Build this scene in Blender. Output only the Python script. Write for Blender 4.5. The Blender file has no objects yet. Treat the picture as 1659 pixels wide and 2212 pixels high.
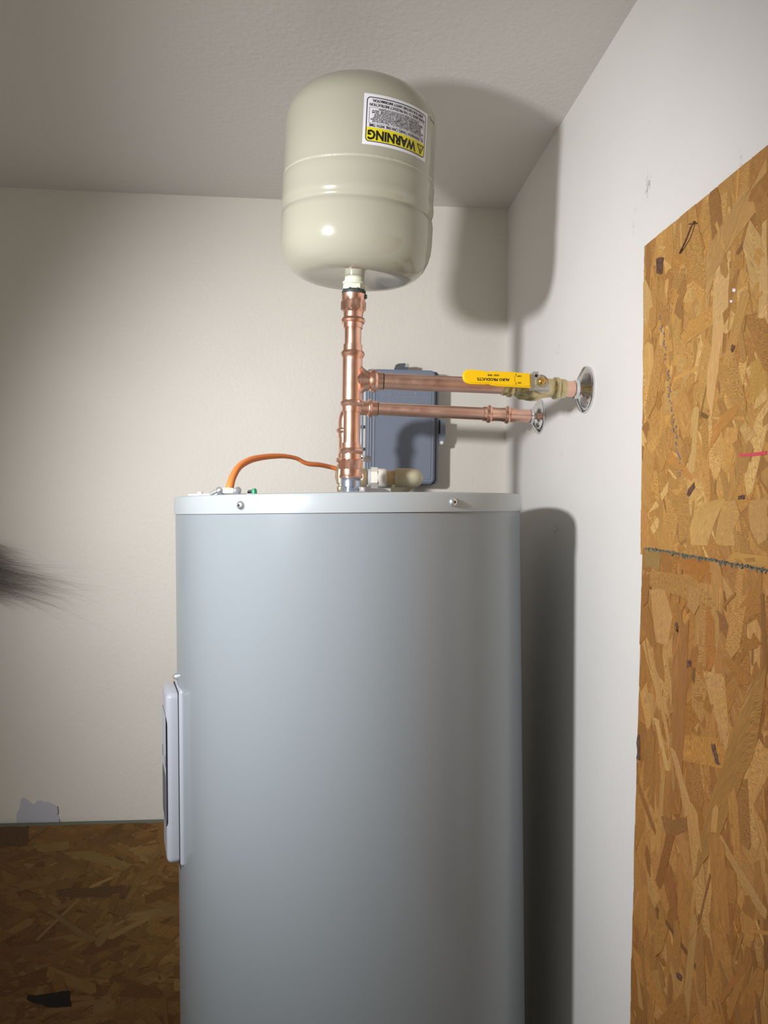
import bpy, bmesh, math, random
from mathutils import Vector, Matrix
random.seed(7)
R = math.radians
# ------------------------------------------------------------------ camera
FPX = 1534.0
YAW, PITCH, ROLL = R(5.0), R(0.0), R(0.69)
EYE = Vector((0, 0, 1.5))
fwd = Vector((math.sin(YAW)*math.cos(PITCH), math.cos(YAW)*math.cos(PITCH), math.sin(PITCH)))
rt0 = Vector((math.cos(YAW), -math.sin(YAW), 0)); up0 = rt0.cross(fwd)
rt = rt0*math.cos(ROLL) + up0*math.sin(ROLL); up = up0*math.cos(ROLL) - rt0*math.sin(ROLL)
cd = bpy.data.cameras.new('camera'); cam = bpy.data.objects.new('camera', cd)
bpy.context.scene.collection.objects.link(cam)
cd.sensor_fit = 'HORIZONTAL'; cd.sensor_width = 36; cd.lens = 36*FPX/1659; cd.clip_start = 0.02
m3 = Matrix((rt, up, -fwd)).transposed(); cam.matrix_world = Matrix.Translation(EYE) @ m3.to_4x4()
bpy.context.scene.camera = cam
def ray(px, py): return (fwd + rt*((px-829.5)/FPX) + up*((1106-py)/FPX))
def at(px, py, d): return EYE + ray(px, py)*d                    # point at view depth d
def hit(px, py, p, n):
    r = ray(px, py); return EYE + r*((p-EYE).dot(n)/r.dot(n))
# ------------------------------------------------------------------ world, lamps, exposure
sc = bpy.context.scene
w = bpy.data.worlds.new('world'); sc.world = w; w.use_nodes = True
w.node_tree.nodes['Background'].inputs[0].default_value = (1.0, 0.93, 0.84, 1)
w.node_tree.nodes['Background'].inputs[1].default_value = 0.34
def spot(name, loc, aim, watts, angle, blend, size, color):
    l = bpy.data.lights.new(name, 'SPOT'); l.energy = watts; l.spot_size = R(angle); l.spot_blend = blend
    l.shadow_soft_size = size; l.color = color
    o = bpy.data.objects.new(name, l); sc.collection.objects.link(o); o.location = loc
    o.rotation_euler = (aim-loc).to_track_quat('-Z', 'Y').to_euler(); return o
VX = lambda X, Z, z: EYE + rt0*X + Vector((math.sin(YAW), math.cos(YAW), 0))*Z + Vector((0, 0, z))
torch = spot('hand_torch_light', VX(-.607, .25, .225), VX(-.607+math.sin(R(36)), .25+math.cos(R(36)), .225-math.tan(R(13.0))), 54, 98, .88, .038, (0.98, 0.98, 1.0))
sc.view_settings.view_transform = 'Standard'; sc.view_settings.look = 'None'
sc.view_settings.exposure = 0.0; sc.view_settings.gamma = 1; sc.view_settings.use_curve_mapping = False

# ------------------------------------------------------------------ helpers
COL = sc.collection
def link_mesh(name, bm, mat, parent=None, smooth=35, loc=None):
    me = bpy.data.meshes.new(name); bm.normal_update(); bm.to_mesh(me); bm.free()
    return link_me(name, me, mat, parent, smooth)
def link_me(name, me, mat, parent=None, smooth=35):
    if smooth:
        for p in me.polygons: p.use_smooth = True
        me.set_sharp_from_angle(angle=R(smooth))
    if mat: me.materials.append(mat)
    o = bpy.data.objects.new(name, me); COL.objects.link(o)
    if parent: o.parent = parent; o.matrix_parent_inverse = Matrix.Identity(4)
    return o
def root(name, loc, label, cat, rot=None, group=None):
    o = bpy.data.objects.new(name, None); COL.objects.link(o); o.location = loc
    o.empty_display_size = .02
    if rot: o.rotation_euler = rot
    o['label'] = label; o['category'] = cat
    if group: o['group'] = group
    return o
def lab(o, label): o['label'] = label; return o
def frame(d):
    d = d.normalized(); a = Vector((0, 0, 1)) if abs(d.z) < .9 else Vector((1, 0, 0))
    u = a.cross(d).normalized(); return u, d.cross(u), d
def lathe(bm, o, d, prof, n=40, closed=True, hexr=()):
    """prof: (radius, t) along axis d from o; a radius given as ('h', r) makes a hexagon ring"""
    u, v, d = frame(d); rings = []
    for r, t in prof:
        c = o + d*t
        if isinstance(r, tuple):
            rr = r[1]; ring = []
            for i in range(n):
                a = 2*math.pi*i/n; k = (a + math.pi/6) % (math.pi/3) - math.pi/6
                ring.append(bm.verts.new(c + (u*math.cos(a)+v*math.sin(a))*(rr*math.cos(R(30))/math.cos(k))))
        else:
            ring = [bm.verts.new(c + (u*math.cos(2*math.pi*i/n)+v*math.sin(2*math.pi*i/n))*max(r, 1e-5)) for i in range(n)]
        rings.append(ring)
    for a, b in zip(rings, rings[1:]):
        for i in range(n):
            bm.faces.new((a[i], a[(i+1) % n], b[(i+1) % n], b[i]))
    if closed:
        bm.faces.new(list(reversed(rings[0]))); bm.faces.new(rings[-1])
    return bm
def catmull(pts, k=10):
    out = []; P = [pts[0]] + list(pts) + [pts[-1]]
    for i in range(1, len(P)-2):
        a, b, c, e = P[i-1], P[i], P[i+1], P[i+2]
        for j in range(k):
            t = j/k
            out.append(.5*((2*b)+(c-a)*t+(2*a-5*b+4*c-e)*t*t+(3*b-a-3*c+e)*t**3))
    out.append(pts[-1]); return out
def tube(bm, pts, rad, n=20, flat=None):
    """rad number or list; flat: list of (ry ratio, twist) per point"""
    N = len(pts); prev = None; rings = []
    for i, p in enumerate(pts):
        d = (pts[min(i+1, N-1)] - pts[max(i-1, 0)]).normalized()
        if prev is None: u = frame(d)[0]
        else: u = (prev - d*prev.dot(d)).normalized()
        prev = u; v = d.cross(u)
        r = rad[i] if isinstance(rad, (list, tuple)) else rad
        ry, tw = (flat[i] if flat else (1, 0))
        uu = u*math.cos(tw)+v*math.sin(tw); vv = v*math.cos(tw)-u*math.sin(tw)
        rings.append([bm.verts.new(p + uu*math.cos(2*math.pi*k/n)*r + vv*math.sin(2*math.pi*k/n)*r*ry) for k in range(n)])
    for a, b in zip(rings, rings[1:]):
        for k in range(n): bm.faces.new((a[k], a[(k+1) % n], b[(k+1) % n], b[k]))
    bm.faces.new(list(reversed(rings[0]))); bm.faces.new(rings[-1]); return bm
def box(bm, c, s, bev=0, seg=2, M=None):
    r = bmesh.ops.create_cube(bm, size=1); vs = r['verts']
    for v in vs: v.co = Vector((v.co.x*s[0], v.co.y*s[1], v.co.z*s[2]))
    if bev:
        es = list({e for v in vs for e in v.link_edges})
        g = bmesh.ops.bevel(bm, geom=es, offset=bev, segments=seg, profile=.5, affect='EDGES')
        vs = list({v for f in g['faces'] for v in f.verts} | {v for v in vs if v.is_valid})
    for v in vs: v.co = (M @ v.co if M else v.co) + Vector(c)
    return vs
def prism(bm, pts, h, M=None, o=Vector((0, 0, 0))):
    """pts 2D outline; extruded 0..h along local z"""
    a = [Vector((x, y, 0)) for x, y in pts]; b = [Vector((x, y, h)) for x, y in pts]
    f = lambda q: (M @ q if M else q) + o
    A = [bm.verts.new(f(q)) for q in a]; B = [bm.verts.new(f(q)) for q in b]; n = len(A)
    bm.faces.new(list(reversed(A))); bm.faces.new(B)
    for i in range(n): bm.faces.new((A[i], A[(i+1) % n], B[(i+1) % n], B[i]))
def rrect(x0, y0, x1, y1, r, k=5):
    out = []
    for cx, cy, a0 in ((x1-r, y1-r, 0), (x0+r, y1-r, 90), (x0+r, y0+r, 180), (x1-r, y0+r, 270)):
        for i in range(k+1):
            a = R(a0+90*i/k); out.append((cx+r*math.cos(a), cy+r*math.sin(a)))
    return out
def basis(x, y, z): return Matrix((x, y, z)).transposed()
def text_mesh(s, size, bold=0., align='CENTER', sx=1.0):
    c = bpy.data.curves.new('t', 'FONT'); c.body = s; c.size = size; c.offset = bold; c.align_x = align; c.align_y = 'CENTER'
    c.resolution_u = 2
    o = bpy.data.objects.new('t', c); COL.objects.link(o)
    dg = bpy.context.evaluated_depsgraph_get(); me = bpy.data.meshes.new_from_object(o.evaluated_get(dg))
    vs = [Vector((v.co.x*sx, v.co.y, 0)) for v in me.vertices]; fs = [tuple(p.vertices) for p in me.polygons]
    bpy.data.objects.remove(o); bpy.data.curves.remove(c); bpy.data.meshes.remove(me)
    return vs, fs
def add_text(bm, s, size, f, pos=(0, 0), bold=0., align='CENTER', width=None):
    vs, fs = text_mesh(s, size, bold, align)
    if width:
        xs = [v.x for v in vs]; k = width/(max(xs)-min(xs))
        for v in vs: v.x *= k
    V = [bm.verts.new(f(v.x+pos[0], v.y+pos[1])) for v in vs]
    for t in fs:
        try: bm.faces.new([V[i] for i in t])
        except ValueError: pass

# ------------------------------------------------------------------ materials
def mat(name, col, rough=.5, metal=0, spec=.5, bump=0, bscale=100, var=0, vscale=5, var2=None, coat=0, rvar=0, bdist=.001, stretch=None):
    m = bpy.data.materials.new(name); m.use_nodes = True; nt = m.node_tree; N = nt.nodes; L = nt.links
    b = N['Principled BSDF']; b.inputs['Base Color'].default_value = (*col, 1); b.inputs['Roughness'].default_value = rough
    b.inputs['Metallic'].default_value = metal; b.inputs['Specular IOR Level'].default_value = spec
    b.inputs['Coat Weight'].default_value = coat; b.inputs['Coat Roughness'].default_value = .08
    tc = N.new('ShaderNodeTexCoord'); src = tc.outputs['Object']
    if stretch:
        mp = N.new('ShaderNodeMapping'); mp.inputs['Scale'].default_value = stretch; L.new(src, mp.inputs[0]); src = mp.outputs[0]
    if var or var2:
        n = N.new('ShaderNodeTexNoise'); n.inputs['Scale'].default_value = vscale; n.inputs['Detail'].default_value = 6
        L.new(src, n.inputs['Vector'])
        cr = N.new('ShaderNodeValToRGB'); cr.color_ramp.elements[0].position = .35; cr.color_ramp.elements[1].position = .65
        c2 = var2 or tuple(min(1, c*(1+var)) for c in col); c1 = col if var2 else tuple(c*(1-var) for c in col)
        cr.color_ramp.elements[0].color = (*c1, 1); cr.color_ramp.elements[1].color = (*c2, 1)
        L.new(n.outputs[0], cr.inputs[0]); L.new(cr.outputs[0], b.inputs['Base Color'])
    if rvar:
        n = N.new('ShaderNodeTexNoise'); n.inputs['Scale'].default_value = 60; L.new(src, n.inputs['Vector'])
        mr = N.new('ShaderNodeMapRange'); mr.inputs[3].default_value = max(0, rough-rvar); mr.inputs[4].default_value = rough+rvar
        L.new(n.outputs[0], mr.inputs[0]); L.new(mr.outputs[0], b.inputs['Roughness'])
    if bump:
        n = N.new('ShaderNodeTexNoise'); n.inputs['Scale'].default_value = bscale; n.inputs['Detail'].default_value = 3
        L.new(src, n.inputs['Vector'])
        bp = N.new('ShaderNodeBump'); bp.inputs['Strength'].default_value = bump; bp.inputs['Distance'].default_value = bdist
        L.new(n.outputs[0], bp.inputs['Height']); L.new(bp.outputs[0], b.inputs['Normal'])
    return m
def add_smudges(m, spots, col):
    """dirt marks with a shape of their own: (centre, (sx,sy,sz), noise scale, threshold, strength)"""
    nt = m.node_tree; N = nt.nodes; L = nt.links; b = N['Principled BSDF']
    tc = N.new('ShaderNodeTexCoord')
    lk = b.inputs['Base Color'].links; cur = lk[0].from_socket if lk else None
    for c, s, ns, th, st in spots:
        mp = N.new('ShaderNodeMapping'); mp.vector_type = 'POINT'
        mp.inputs['Location'].default_value = tuple(-c[i]/s[i] for i in range(3)); mp.inputs['Scale'].default_value = tuple(1/s[i] for i in range(3))
        L.new(tc.outputs['Object'], mp.inputs[0])
        ln = N.new('ShaderNodeVectorMath'); ln.operation = 'LENGTH'; L.new(mp.outputs[0], ln.inputs[0])
        fo = N.new('ShaderNodeMapRange'); fo.inputs[1].default_value = 1; fo.inputs[2].default_value = 0; fo.inputs[3].default_value = 0; fo.inputs[4].default_value = 1
        L.new(ln.outputs['Value'], fo.inputs[0])
        nz = N.new('ShaderNodeTexNoise'); nz.inputs['Scale'].default_value = ns; nz.inputs['Detail'].default_value = 8; nz.inputs['Roughness'].default_value = .7
        L.new(tc.outputs['Object'], nz.inputs['Vector'])
        ad = N.new('ShaderNodeMath'); ad.operation = 'MULTIPLY_ADD'; L.new(fo.outputs[0], ad.inputs[0]); ad.inputs[1].default_value = .45; L.new(nz.outputs[0], ad.inputs[2])
        mr = N.new('ShaderNodeMapRange'); mr.inputs[1].default_value = th; mr.inputs[2].default_value = th+.12; mr.inputs[4].default_value = st
        L.new(ad.outputs[0], mr.inputs[0])
        ml = N.new('ShaderNodeMath'); ml.operation = 'MULTIPLY'; L.new(mr.outputs[0], ml.inputs[0])
        cl = N.new('ShaderNodeMapRange'); cl.inputs[1].default_value = 0; cl.inputs[2].default_value = .35; L.new(fo.outputs[0], cl.inputs[0]); L.new(cl.outputs[0], ml.inputs[1])
        mx = N.new('ShaderNodeMix'); mx.data_type = 'RGBA'; L.new(ml.outputs[0], mx.inputs['Factor'])
        if cur: L.new(cur, mx.inputs['A'])
        else: mx.inputs['A'].default_value = b.inputs['Base Color'].default_value
        mx.inputs['B'].default_value = (*col, 1); cur = mx.outputs['Result']
    L.new(cur, b.inputs['Base Color'])
WALLC = (.70, .665, .60)
M_wallb = mat('wall_paint', WALLC, .55, bump=.5, bscale=150, bdist=.0012, var=.03, vscale=3)
M_wallr = mat('wall_paint_right', (.74, .725, .70), .55, bump=.3, bscale=170, bdist=.001, var=.03, vscale=3)
M_ceil = mat('ceiling_paint', (.66, .635, .60), .65, bump=.65, bscale=130, bdist=.0015)
M_floor = mat('concrete', (.35, .34, .32), .8, bump=.3, bscale=30, var=.15)
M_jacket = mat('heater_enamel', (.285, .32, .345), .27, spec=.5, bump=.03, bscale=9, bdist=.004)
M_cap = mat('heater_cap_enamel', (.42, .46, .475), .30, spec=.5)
M_cover = mat('white_plastic', (.42, .44, .50), .22)
M_tank = mat('tank_enamel', (.41, .40, .315), .16, spec=.5, bump=.05, bscale=14, bdist=.003, coat=.3)
M_bead = mat('weld_bead', (.48, .47, .375), .2, bump=.5, bscale=300, bdist=.001)
M_copper = mat('copper', (.90, .50, .37), .30, 1, bump=.12, bscale=900, bdist=.0004, var2=(.95, .60, .47), vscale=40, rvar=.08)
M_copper2 = mat('copper_tube_scuffed', (.90, .53, .42), .34, 1, bump=.35, bscale=700, bdist=.0005, var2=(.93, .60, .48), vscale=30, rvar=.12)
M_brass = mat('brass', (.55, .44, .22), .32, .9, bump=.3, bscale=400, bdist=.0006, var2=(.68, .60, .36), vscale=60)
M_brass2 = mat('pale_brass', (.62, .50, .33), .35, .8, bump=.3, bscale=500, bdist=.0005)
M_chrome = mat('chrome', (.72, .72, .74), .06, 1)
M_steel = mat('zinc_steel', (.66, .69, .71), .38, .85, bump=.1, bscale=300)
M_zincblue = mat('zinc_blue_plating', (.52, .60, .74), .24, .9, bump=.08, bscale=300)
M_ivory = mat('ivory_nut', (.75, .76, .62), .2)
M_dark = mat('dark_thread_tape', (.05, .06, .06), .45, bump=.6, bscale=600)
M_black = mat('black_ink', (.012, .012, .014), .5)
M_grayink = mat('gray_ink', (.10, .10, .11), .5)
M_white = mat('sticker_white', (.80, .79, .84), .35)
M_yel = mat('sticker_yellow', (.80, .70, .02), .35)
M_hand = mat('yellow_vinyl', (.87, .53, .005), .33)
M_gap = mat('gap_black', (.01, .01, .01), .8)
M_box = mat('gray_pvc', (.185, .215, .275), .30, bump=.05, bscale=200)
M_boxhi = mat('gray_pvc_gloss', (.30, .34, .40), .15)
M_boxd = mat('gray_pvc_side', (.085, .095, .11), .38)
M_cpvc = mat('white_cpvc', (.72, .69, .62), .4, bump=.2, bscale=250, var=.08, vscale=40)
M_cream = mat('aged_cream_cpvc', (.60, .55, .40), .38, bump=.2, bscale=250, var2=(.50, .43, .28), vscale=30)
M_tan = mat('tan_cpvc', (.62, .43, .22), .4)
M_orange = mat('orange_sheath', (.85, .25, .06), .4, bump=.1, bscale=150)
M_green = mat('green_screw', (.02, .30, .14), .35)
M_blue = mat('blue_ink', (.16, .15, .22), .7)
M_red = mat('red_marker', (.55, .06, .08), .6)
M_fray = mat('weathered_edge', (.16, .17, .13), .9, bump=1, bscale=500)
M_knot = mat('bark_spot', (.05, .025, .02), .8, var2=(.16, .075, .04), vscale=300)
M_chip = mat('bare_primer', (.50, .50, .56), .7)
M_filament = mat('dark_filament', (.13, .105, .09), .7)
M_glue = mat('clear_glue', (.8, .8, .78), .25)
# OSB: colour attribute per strand, grain along the strand's own UV
def osb_mat(name, gain=1.0):
    m = bpy.data.materials.new(name); m.use_nodes = True; N = m.node_tree.nodes; L = m.node_tree.links; b = N['Principled BSDF']
    at_ = N.new('ShaderNodeAttribute'); at_.attribute_name = 'tint'
    uv = N.new('ShaderNodeUVMap'); mp = N.new('ShaderNodeMapping'); mp.inputs['Scale'].default_value = (6, 170, 1); L.new(uv.outputs[0], mp.inputs[0])
    n = N.new('ShaderNodeTexNoise'); n.inputs['Scale'].default_value = 1; n.inputs['Detail'].default_value = 4; L.new(mp.outputs[0], n.inputs['Vector'])
    mr = N.new('ShaderNodeMapRange'); mr.inputs[1].default_value = .3; mr.inputs[2].default_value = .7; mr.inputs[3].default_value = .50; mr.inputs[4].default_value = 1.38; L.new(n.outputs[0], mr.inputs[0])
    mp2 = N.new('ShaderNodeMapping'); mp2.inputs['Scale'].default_value = (420, 60, 1); mp2.inputs['Rotation'].default_value = (0, 0, .25); L.new(uv.outputs[0], mp2.inputs[0])
    n2 = N.new('ShaderNodeTexNoise'); n2.inputs['Scale'].default_value = 1; n2.inputs['Detail'].default_value = 2; L.new(mp2.outputs[0], n2.inputs['Vector'])
    mr2 = N.new('ShaderNodeMapRange'); mr2.inputs[1].default_value = .3; mr2.inputs[2].default_value = .7; mr2.inputs[3].default_value = .84; mr2.inputs[4].default_value = 1.13; L.new(n2.outputs[0], mr2.inputs[0])
    mu = N.new('ShaderNodeMath'); mu.operation = 'MULTIPLY'; L.new(mr.outputs[0], mu.inputs[0]); L.new(mr2.outputs[0], mu.inputs[1])
    vm = N.new('ShaderNodeVectorMath'); vm.operation = 'SCALE'; L.new(at_.outputs['Color'], vm.inputs[0]); L.new(mu.outputs[0], vm.inputs['Scale'])
    L.new(vm.outputs[0], b.inputs['Base Color']); b.inputs['Roughness'].default_value = .55
    ad = N.new('ShaderNodeMath'); L.new(n.outputs[0], ad.inputs[0]); L.new(n2.outputs[0], ad.inputs[1])
    bp = N.new('ShaderNodeBump'); bp.inputs['Strength'].default_value = .5; bp.inputs['Distance'].default_value = .0012; L.new(ad.outputs[0], bp.inputs['Height']); L.new(bp.outputs[0], b.inputs['Normal'])
    return m
M_osb = osb_mat('osb_strand')
M_osbcore = mat('osb_core', (.22, .12, .045), .7, bump=1, bscale=150, var=.3, vscale=60)

# ------------------------------------------------------------------ room
UP = Vector((0, 0, 1))
XR = at(1268, 841, 1.03).x                                        # right wall plane
cr_ = ray(1094, 757); YB = cr_.y*(XR/cr_.x)                      # corner
ZC = hit(1096, 455, Vector((XR, 0, 0)), Vector((1, 0, 0))).z     # ceiling
SK = .015                                                        # the back wall is slightly out of square
bn = Vector((SK, 1, 0)).normalized()                             # back wall normal pointing out
bp0 = Vector((XR, YB, 0)); bdir = Vector((1, -SK, 0)).normalized()
def on_back(px, py, off=0): return hit(px, py, bp0 - bn*off, bn)
def on_right(px, py, off=0): return hit(px, py, Vector((XR-off, 0, 0)), Vector((1, 0, 0)))
def struct(name, bm, m):
    o = link_mesh(name, bm, m, None, 0); o['kind'] = 'structure'; return o
bm = bmesh.new(); MB = basis(bdir, bn, UP)
box(bm, bp0 + MB @ Vector((-1.0, .05, ZC/2)), (2.2, .1, ZC), M=MB); wall_back = struct('wall_back', bm, M_wallb)
bm = bmesh.new(); box(bm, (XR+.05, YB/2-.6, ZC/2), (.1, YB+1.2, ZC)); wall_right = struct('wall_right', bm, M_wallr)
bm = bmesh.new(); box(bm, (XR-.95, YB/2-.6, ZC+.05), (2.2, YB+1.5, .1)); struct('ceiling', bm, M_ceil)
bm = bmesh.new(); box(bm, (XR-.95, YB/2-.6, -.05), (2.2, YB+1.5, .1)); struct('floor', bm, M_floor)
# scuffs on the right wall
def P(px, py): p = on_right(px, py); return (p.x, p.y, p.z)
def Q(px, py): p = on_back(px, py); return (p.x, p.y, p.z)
add_smudges(M_wallr, [(P(1400, 400), (.05, .03, .05), 160, .86, .6), (P(1370, 480), (.05, .035, .10), 70, .90, .25),
    (P(1205, 760), (.05, .09, .07), 60, .93, .2), (P(1215, 970), (.05, .06, .10), 80, .92, .25), (P(1312, 1240), (.05, .02, .08), 90, .9, .22),
    (P(1090, 520), (.02, .012, .015), 60, .8, .5), (P(1600, 340), (.05, .02, .03), 140, .9, .4), (P(1206, 1145), (.05, .015, .012), 160, .85, .4)], (.22, .20, .16))
add_smudges(M_wallb, [(Q(90, 1125), (.05, .05, .03), 60, .98, .15), (Q(285, 1735), (.012, .05, .008), 240, .85, .5), (Q(250, 1090), (.02, .05, .01), 200, .92, .4)], (.2, .18, .15))
# bare primer patch above the low board on the back wall
pts = [(36, 1780), (36, 1757), (43, 1745), (45, 1727), (50, 1722), (57, 1725), (64, 1732), (72, 1737), (76, 1735), (80, 1730), (88, 1729), (94, 1732), (108, 1733), (116, 1738), (124, 1742), (126, 1755), (128, 1765), (129, 1780)]
bm = bmesh.new(); c = on_back(80, 1760)
prism(bm, [((on_back(*p)-c).dot(bdir), (on_back(*p)-c).z) for p in pts], .0006, basis(bdir, UP, -bn), c)
o = link_mesh('bare_patch', bm, M_chip, wall_back, 0); lab(o, 'flat lilac white patch of bare primer with a torn paint edge')
bm = bmesh.new()
for a, b_ in (((124.5, 1742), (126.5, 1755)), ((126.5, 1755), (123.5, 1760)), ((128.5, 1770), (128.8, 1778))):
    tube(bm, [on_back(*a, .0007), on_back(*b_, .0007)], .0006, 6)
o = link_mesh('torn_paint_edge', bm, M_knot, wall_back, 0)
# fuzzy dried glue spot in the heater's shadow and cobweb in the corner
bm = bmesh.new()
for i in range(14):
    a = on_right(1202+random.gauss(0, 5), 1146+random.gauss(0, 6), .0003); b_ = a + Vector((-.001, random.gauss(0, .004), random.gauss(0, .004)))
    tube(bm, [a, b_], .0005, 5)
o = link_mesh('torn_paper', bm, M_glue, wall_right, 0); lab(o, 'small torn scrap of wall paper fluff')
bm = bmesh.new()
tube(bm, [on_back(1074, 516, .002), (on_back(1085, 512, .004)+on_right(1100, 511, .004))/2, on_right(1099, 513, .003)], .0004, 5)
tube(bm, [on_back(1078, 512, .002), on_right(1098, 515, .003)], .0004, 5)
link_mesh('cobweb', bm, M_glue, wall_right, 0)

# ------------------------------------------------------------------ oriented strand boards
PAL = [(.47, .245, .072), (.50, .265, .08), (.54, .30, .095), (.43, .215, .06), (.58, .34, .125), (.48, .25, .075), (.51, .275, .085), (.38, .18, .05), (.62, .385, .16), (.49, .26, .08)]
def clip(poly, x0, y0, x1, y1):
    for ax, lim, s in ((0, x0, 1), (0, x1, -1), (1, y0, 1), (1, y1, -1)):
        out = []
        for i in range(len(poly)):
            a, b_ = poly[i-1], poly[i]; ia = s*(a[ax]-lim) >= 0; ib = s*(b_[ax]-lim) >= 0
            if ia != ib:
                t = (lim-a[ax])/(b_[ax]-a[ax]); out.append((a[0]+t*(b_[0]-a[0]), a[1]+t*(b_[1]-a[1])))
            if ib: out.append(b_)
        poly = out
        if len(poly) < 3: return []
    return poly
def irr(p):
    out = []
    for i in range(len(p)):
        a, b_ = p[i], p[(i+1) % len(p)]
        for t in (0, .33, .66): out.append((a[0]+(b_[0]-a[0])*t+random.uniform(-1.6, 1.6), a[1]+(b_[1]-a[1])*t+random.uniform(-2.5, 2.5)))
    return out
def fray(p, a=.0011):
    out = []
    for i in range(len(p)):
        q, b_ = p[i], p[(i+1) % len(p)]; n = max(1, min(6, int(math.dist(q, b_)/.012)))
        for t in range(n): out.append((q[0]+(b_[0]-q[0])*t/n+random.uniform(-a, a), q[1]+(b_[1]-q[1])*t/n+random.uniform(-a*2, a*2)))
    return out
class Flakes:
    def __init__(s): s.v = []; s.f = []; s.uv = []; s.c = []
    def add(s, poly, cen, ang, z0, z1, col, F, tiltx=0, tilty=0):
        n = len(poly); base = len(s.v); off = random.random()*9
        for z in (z0, z1):
            for x, y in poly:
                zz = z + (tiltx*(x-cen[0]) + tilty*(y-cen[1]) if z == z1 else 0)
                s.v.append(F(x, y, max(zz, z0*.5)))
        ca, sa = math.cos(ang), math.sin(ang)
        uvp = [((x-cen[0])*ca+(y-cen[1])*sa+off, -(x-cen[0])*sa+(y-cen[1])*ca+off) for x, y in poly]
        fs = [(list(range(base+n, base+2*n)), uvp)]
        for i in range(n):
            j = (i+1) % n; fs.append(([base+i, base+j, base+n+j, base+n+i], [uvp[i], uvp[j], uvp[j], uvp[i]]))
        for idx, u in fs:
            s.f.append(idx); s.uv += u; s.c += [col]*len(idx)
    def build(s, name, parent, m=None):
        me = bpy.data.meshes.new(name); me.from_pydata(s.v, [], s.f)
        ul = me.uv_layers.new(name='UVMap'); ca = me.color_attributes.new('tint', 'FLOAT_COLOR', 'CORNER')
        for i, u in enumerate(s.uv): ul.data[i].uv = u
        for i, c in enumerate(s.c): ca.data[i].color = (*c, 1)
        return link_me(name, me, m or M_osb, parent, 0)
def flake_poly(cx, cy, ln, wd, ang):
    k = random.uniform(-.3, .3); n = 3
    L0 = [(-ln/2+random.uniform(0, wd*.7), wd/2*random.uniform(.5, 1)), (-ln/2, -wd/2*random.uniform(.3, 1))]
    pts = [(-ln/2, -wd*.3*random.uniform(.2, 1)), (-ln/2+wd*random.uniform(.1, .9), -wd/2), (ln/2-wd*random.uniform(.1, 1.2), -wd/2*random.uniform(.7, 1)),
           (ln/2, -wd*.2*random.uniform(-.5, 1)), (ln/2-wd*random.uniform(.1, .8), wd/2), (-ln/2+wd*random.uniform(.1, 1), wd/2*random.uniform(.7, 1))]
    ca, sa = math.cos(ang), math.sin(ang)
    return [(cx+x*ca-y*sa, cy+x*sa+y*ca) for x, y in pts]
def osb(name, org, U, V, Nn, wu, hv, thick, label, main_ang, count, big, extra=(), vis=None, gain=(1, 1, 1)):
    """board lying in the plane org + u*U + v*V, proud along Nn"""
    r = root(name, org, label, 'board')
    Mx = basis(U, V, Nn)
    F = lambda x, y, z: Mx @ Vector((x, y, z))
    bm = bmesh.new()
    n = 60; prof = []
    jag = lambda: random.uniform(-.0007, .0007)
    outline = [(wu*i/n, jag()) for i in range(n)] + [(wu+jag(), hv*i/n) for i in range(n)] + [(wu*(1-i/n), hv+jag()) for i in range(n)] + [(jag(), hv*(1-i/n)) for i in range(n)]
    prism(bm, outline, thick, Mx)
    link_mesh('core', bm, M_osbcore, r, 0)
    vu0, vv0, vu1, vv1 = vis or (0, 0, wu, hv)
    fl = Flakes(); k = 0
    for i in range(count):
        lay = i/count
        ln = random.uniform(.05, .17); wd = random.uniform(.008, .030)
        ang = main_ang + random.gauss(0, .38) + (random.random() < .12)*random.uniform(.5, 2.4)
        sl = random.random() < .34
        if sl: ln *= random.uniform(.3, .8); wd = random.uniform(.0012, .006)
        cx = random.uniform(vu0-.02, vu1+.02); cy = random.uniform(vv0-.02, vv1+.02)
        p = clip(flake_poly(cx, cy, ln, wd, ang), jag()*.6+.0002, .0002+jag()*.6, wu+jag()*.6, hv+jag()*.6)
        if len(p) < 3: continue
        z = thick + .0012*lay
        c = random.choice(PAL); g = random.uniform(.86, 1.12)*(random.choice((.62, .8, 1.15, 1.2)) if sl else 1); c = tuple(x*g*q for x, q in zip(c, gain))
        tl = (random.gauss(0, .004), random.gauss(0, .007))
        if i >= count-big:
            g2 = Flakes(); g2.add(p, (cx, cy), ang, thick, z+.0004, c, F, *tl); g2.build('wood_strand', r)
        else: fl.add(p, (cx, cy), ang, thick-.0003, z+.0001, c, F, *tl)
    o = fl.build('strand_layer', r); o['kind'] = 'stuff'
    for ex in extra:                                               # named big strands from the photo: polygon, angle, colour
        poly, ang, c = ex; c = tuple(x*q for x, q in zip(c, gain)); cen = (sum(q[0] for q in poly)/len(poly), sum(q[1] for q in poly)/len(poly))
        g2 = Flakes(); p = clip(fray(poly), .0003, .0003, wu, hv); g2.add(p, cen, ang, thick, thick+(.0009 if c[1] > .62*c[0]*.999 and ang in (1.5, 1.4, 1.6, .8) else .0017)+random.uniform(0, .0003), c, F); g2.build('wood_strand', r)
    return r, F
T = .011
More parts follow.
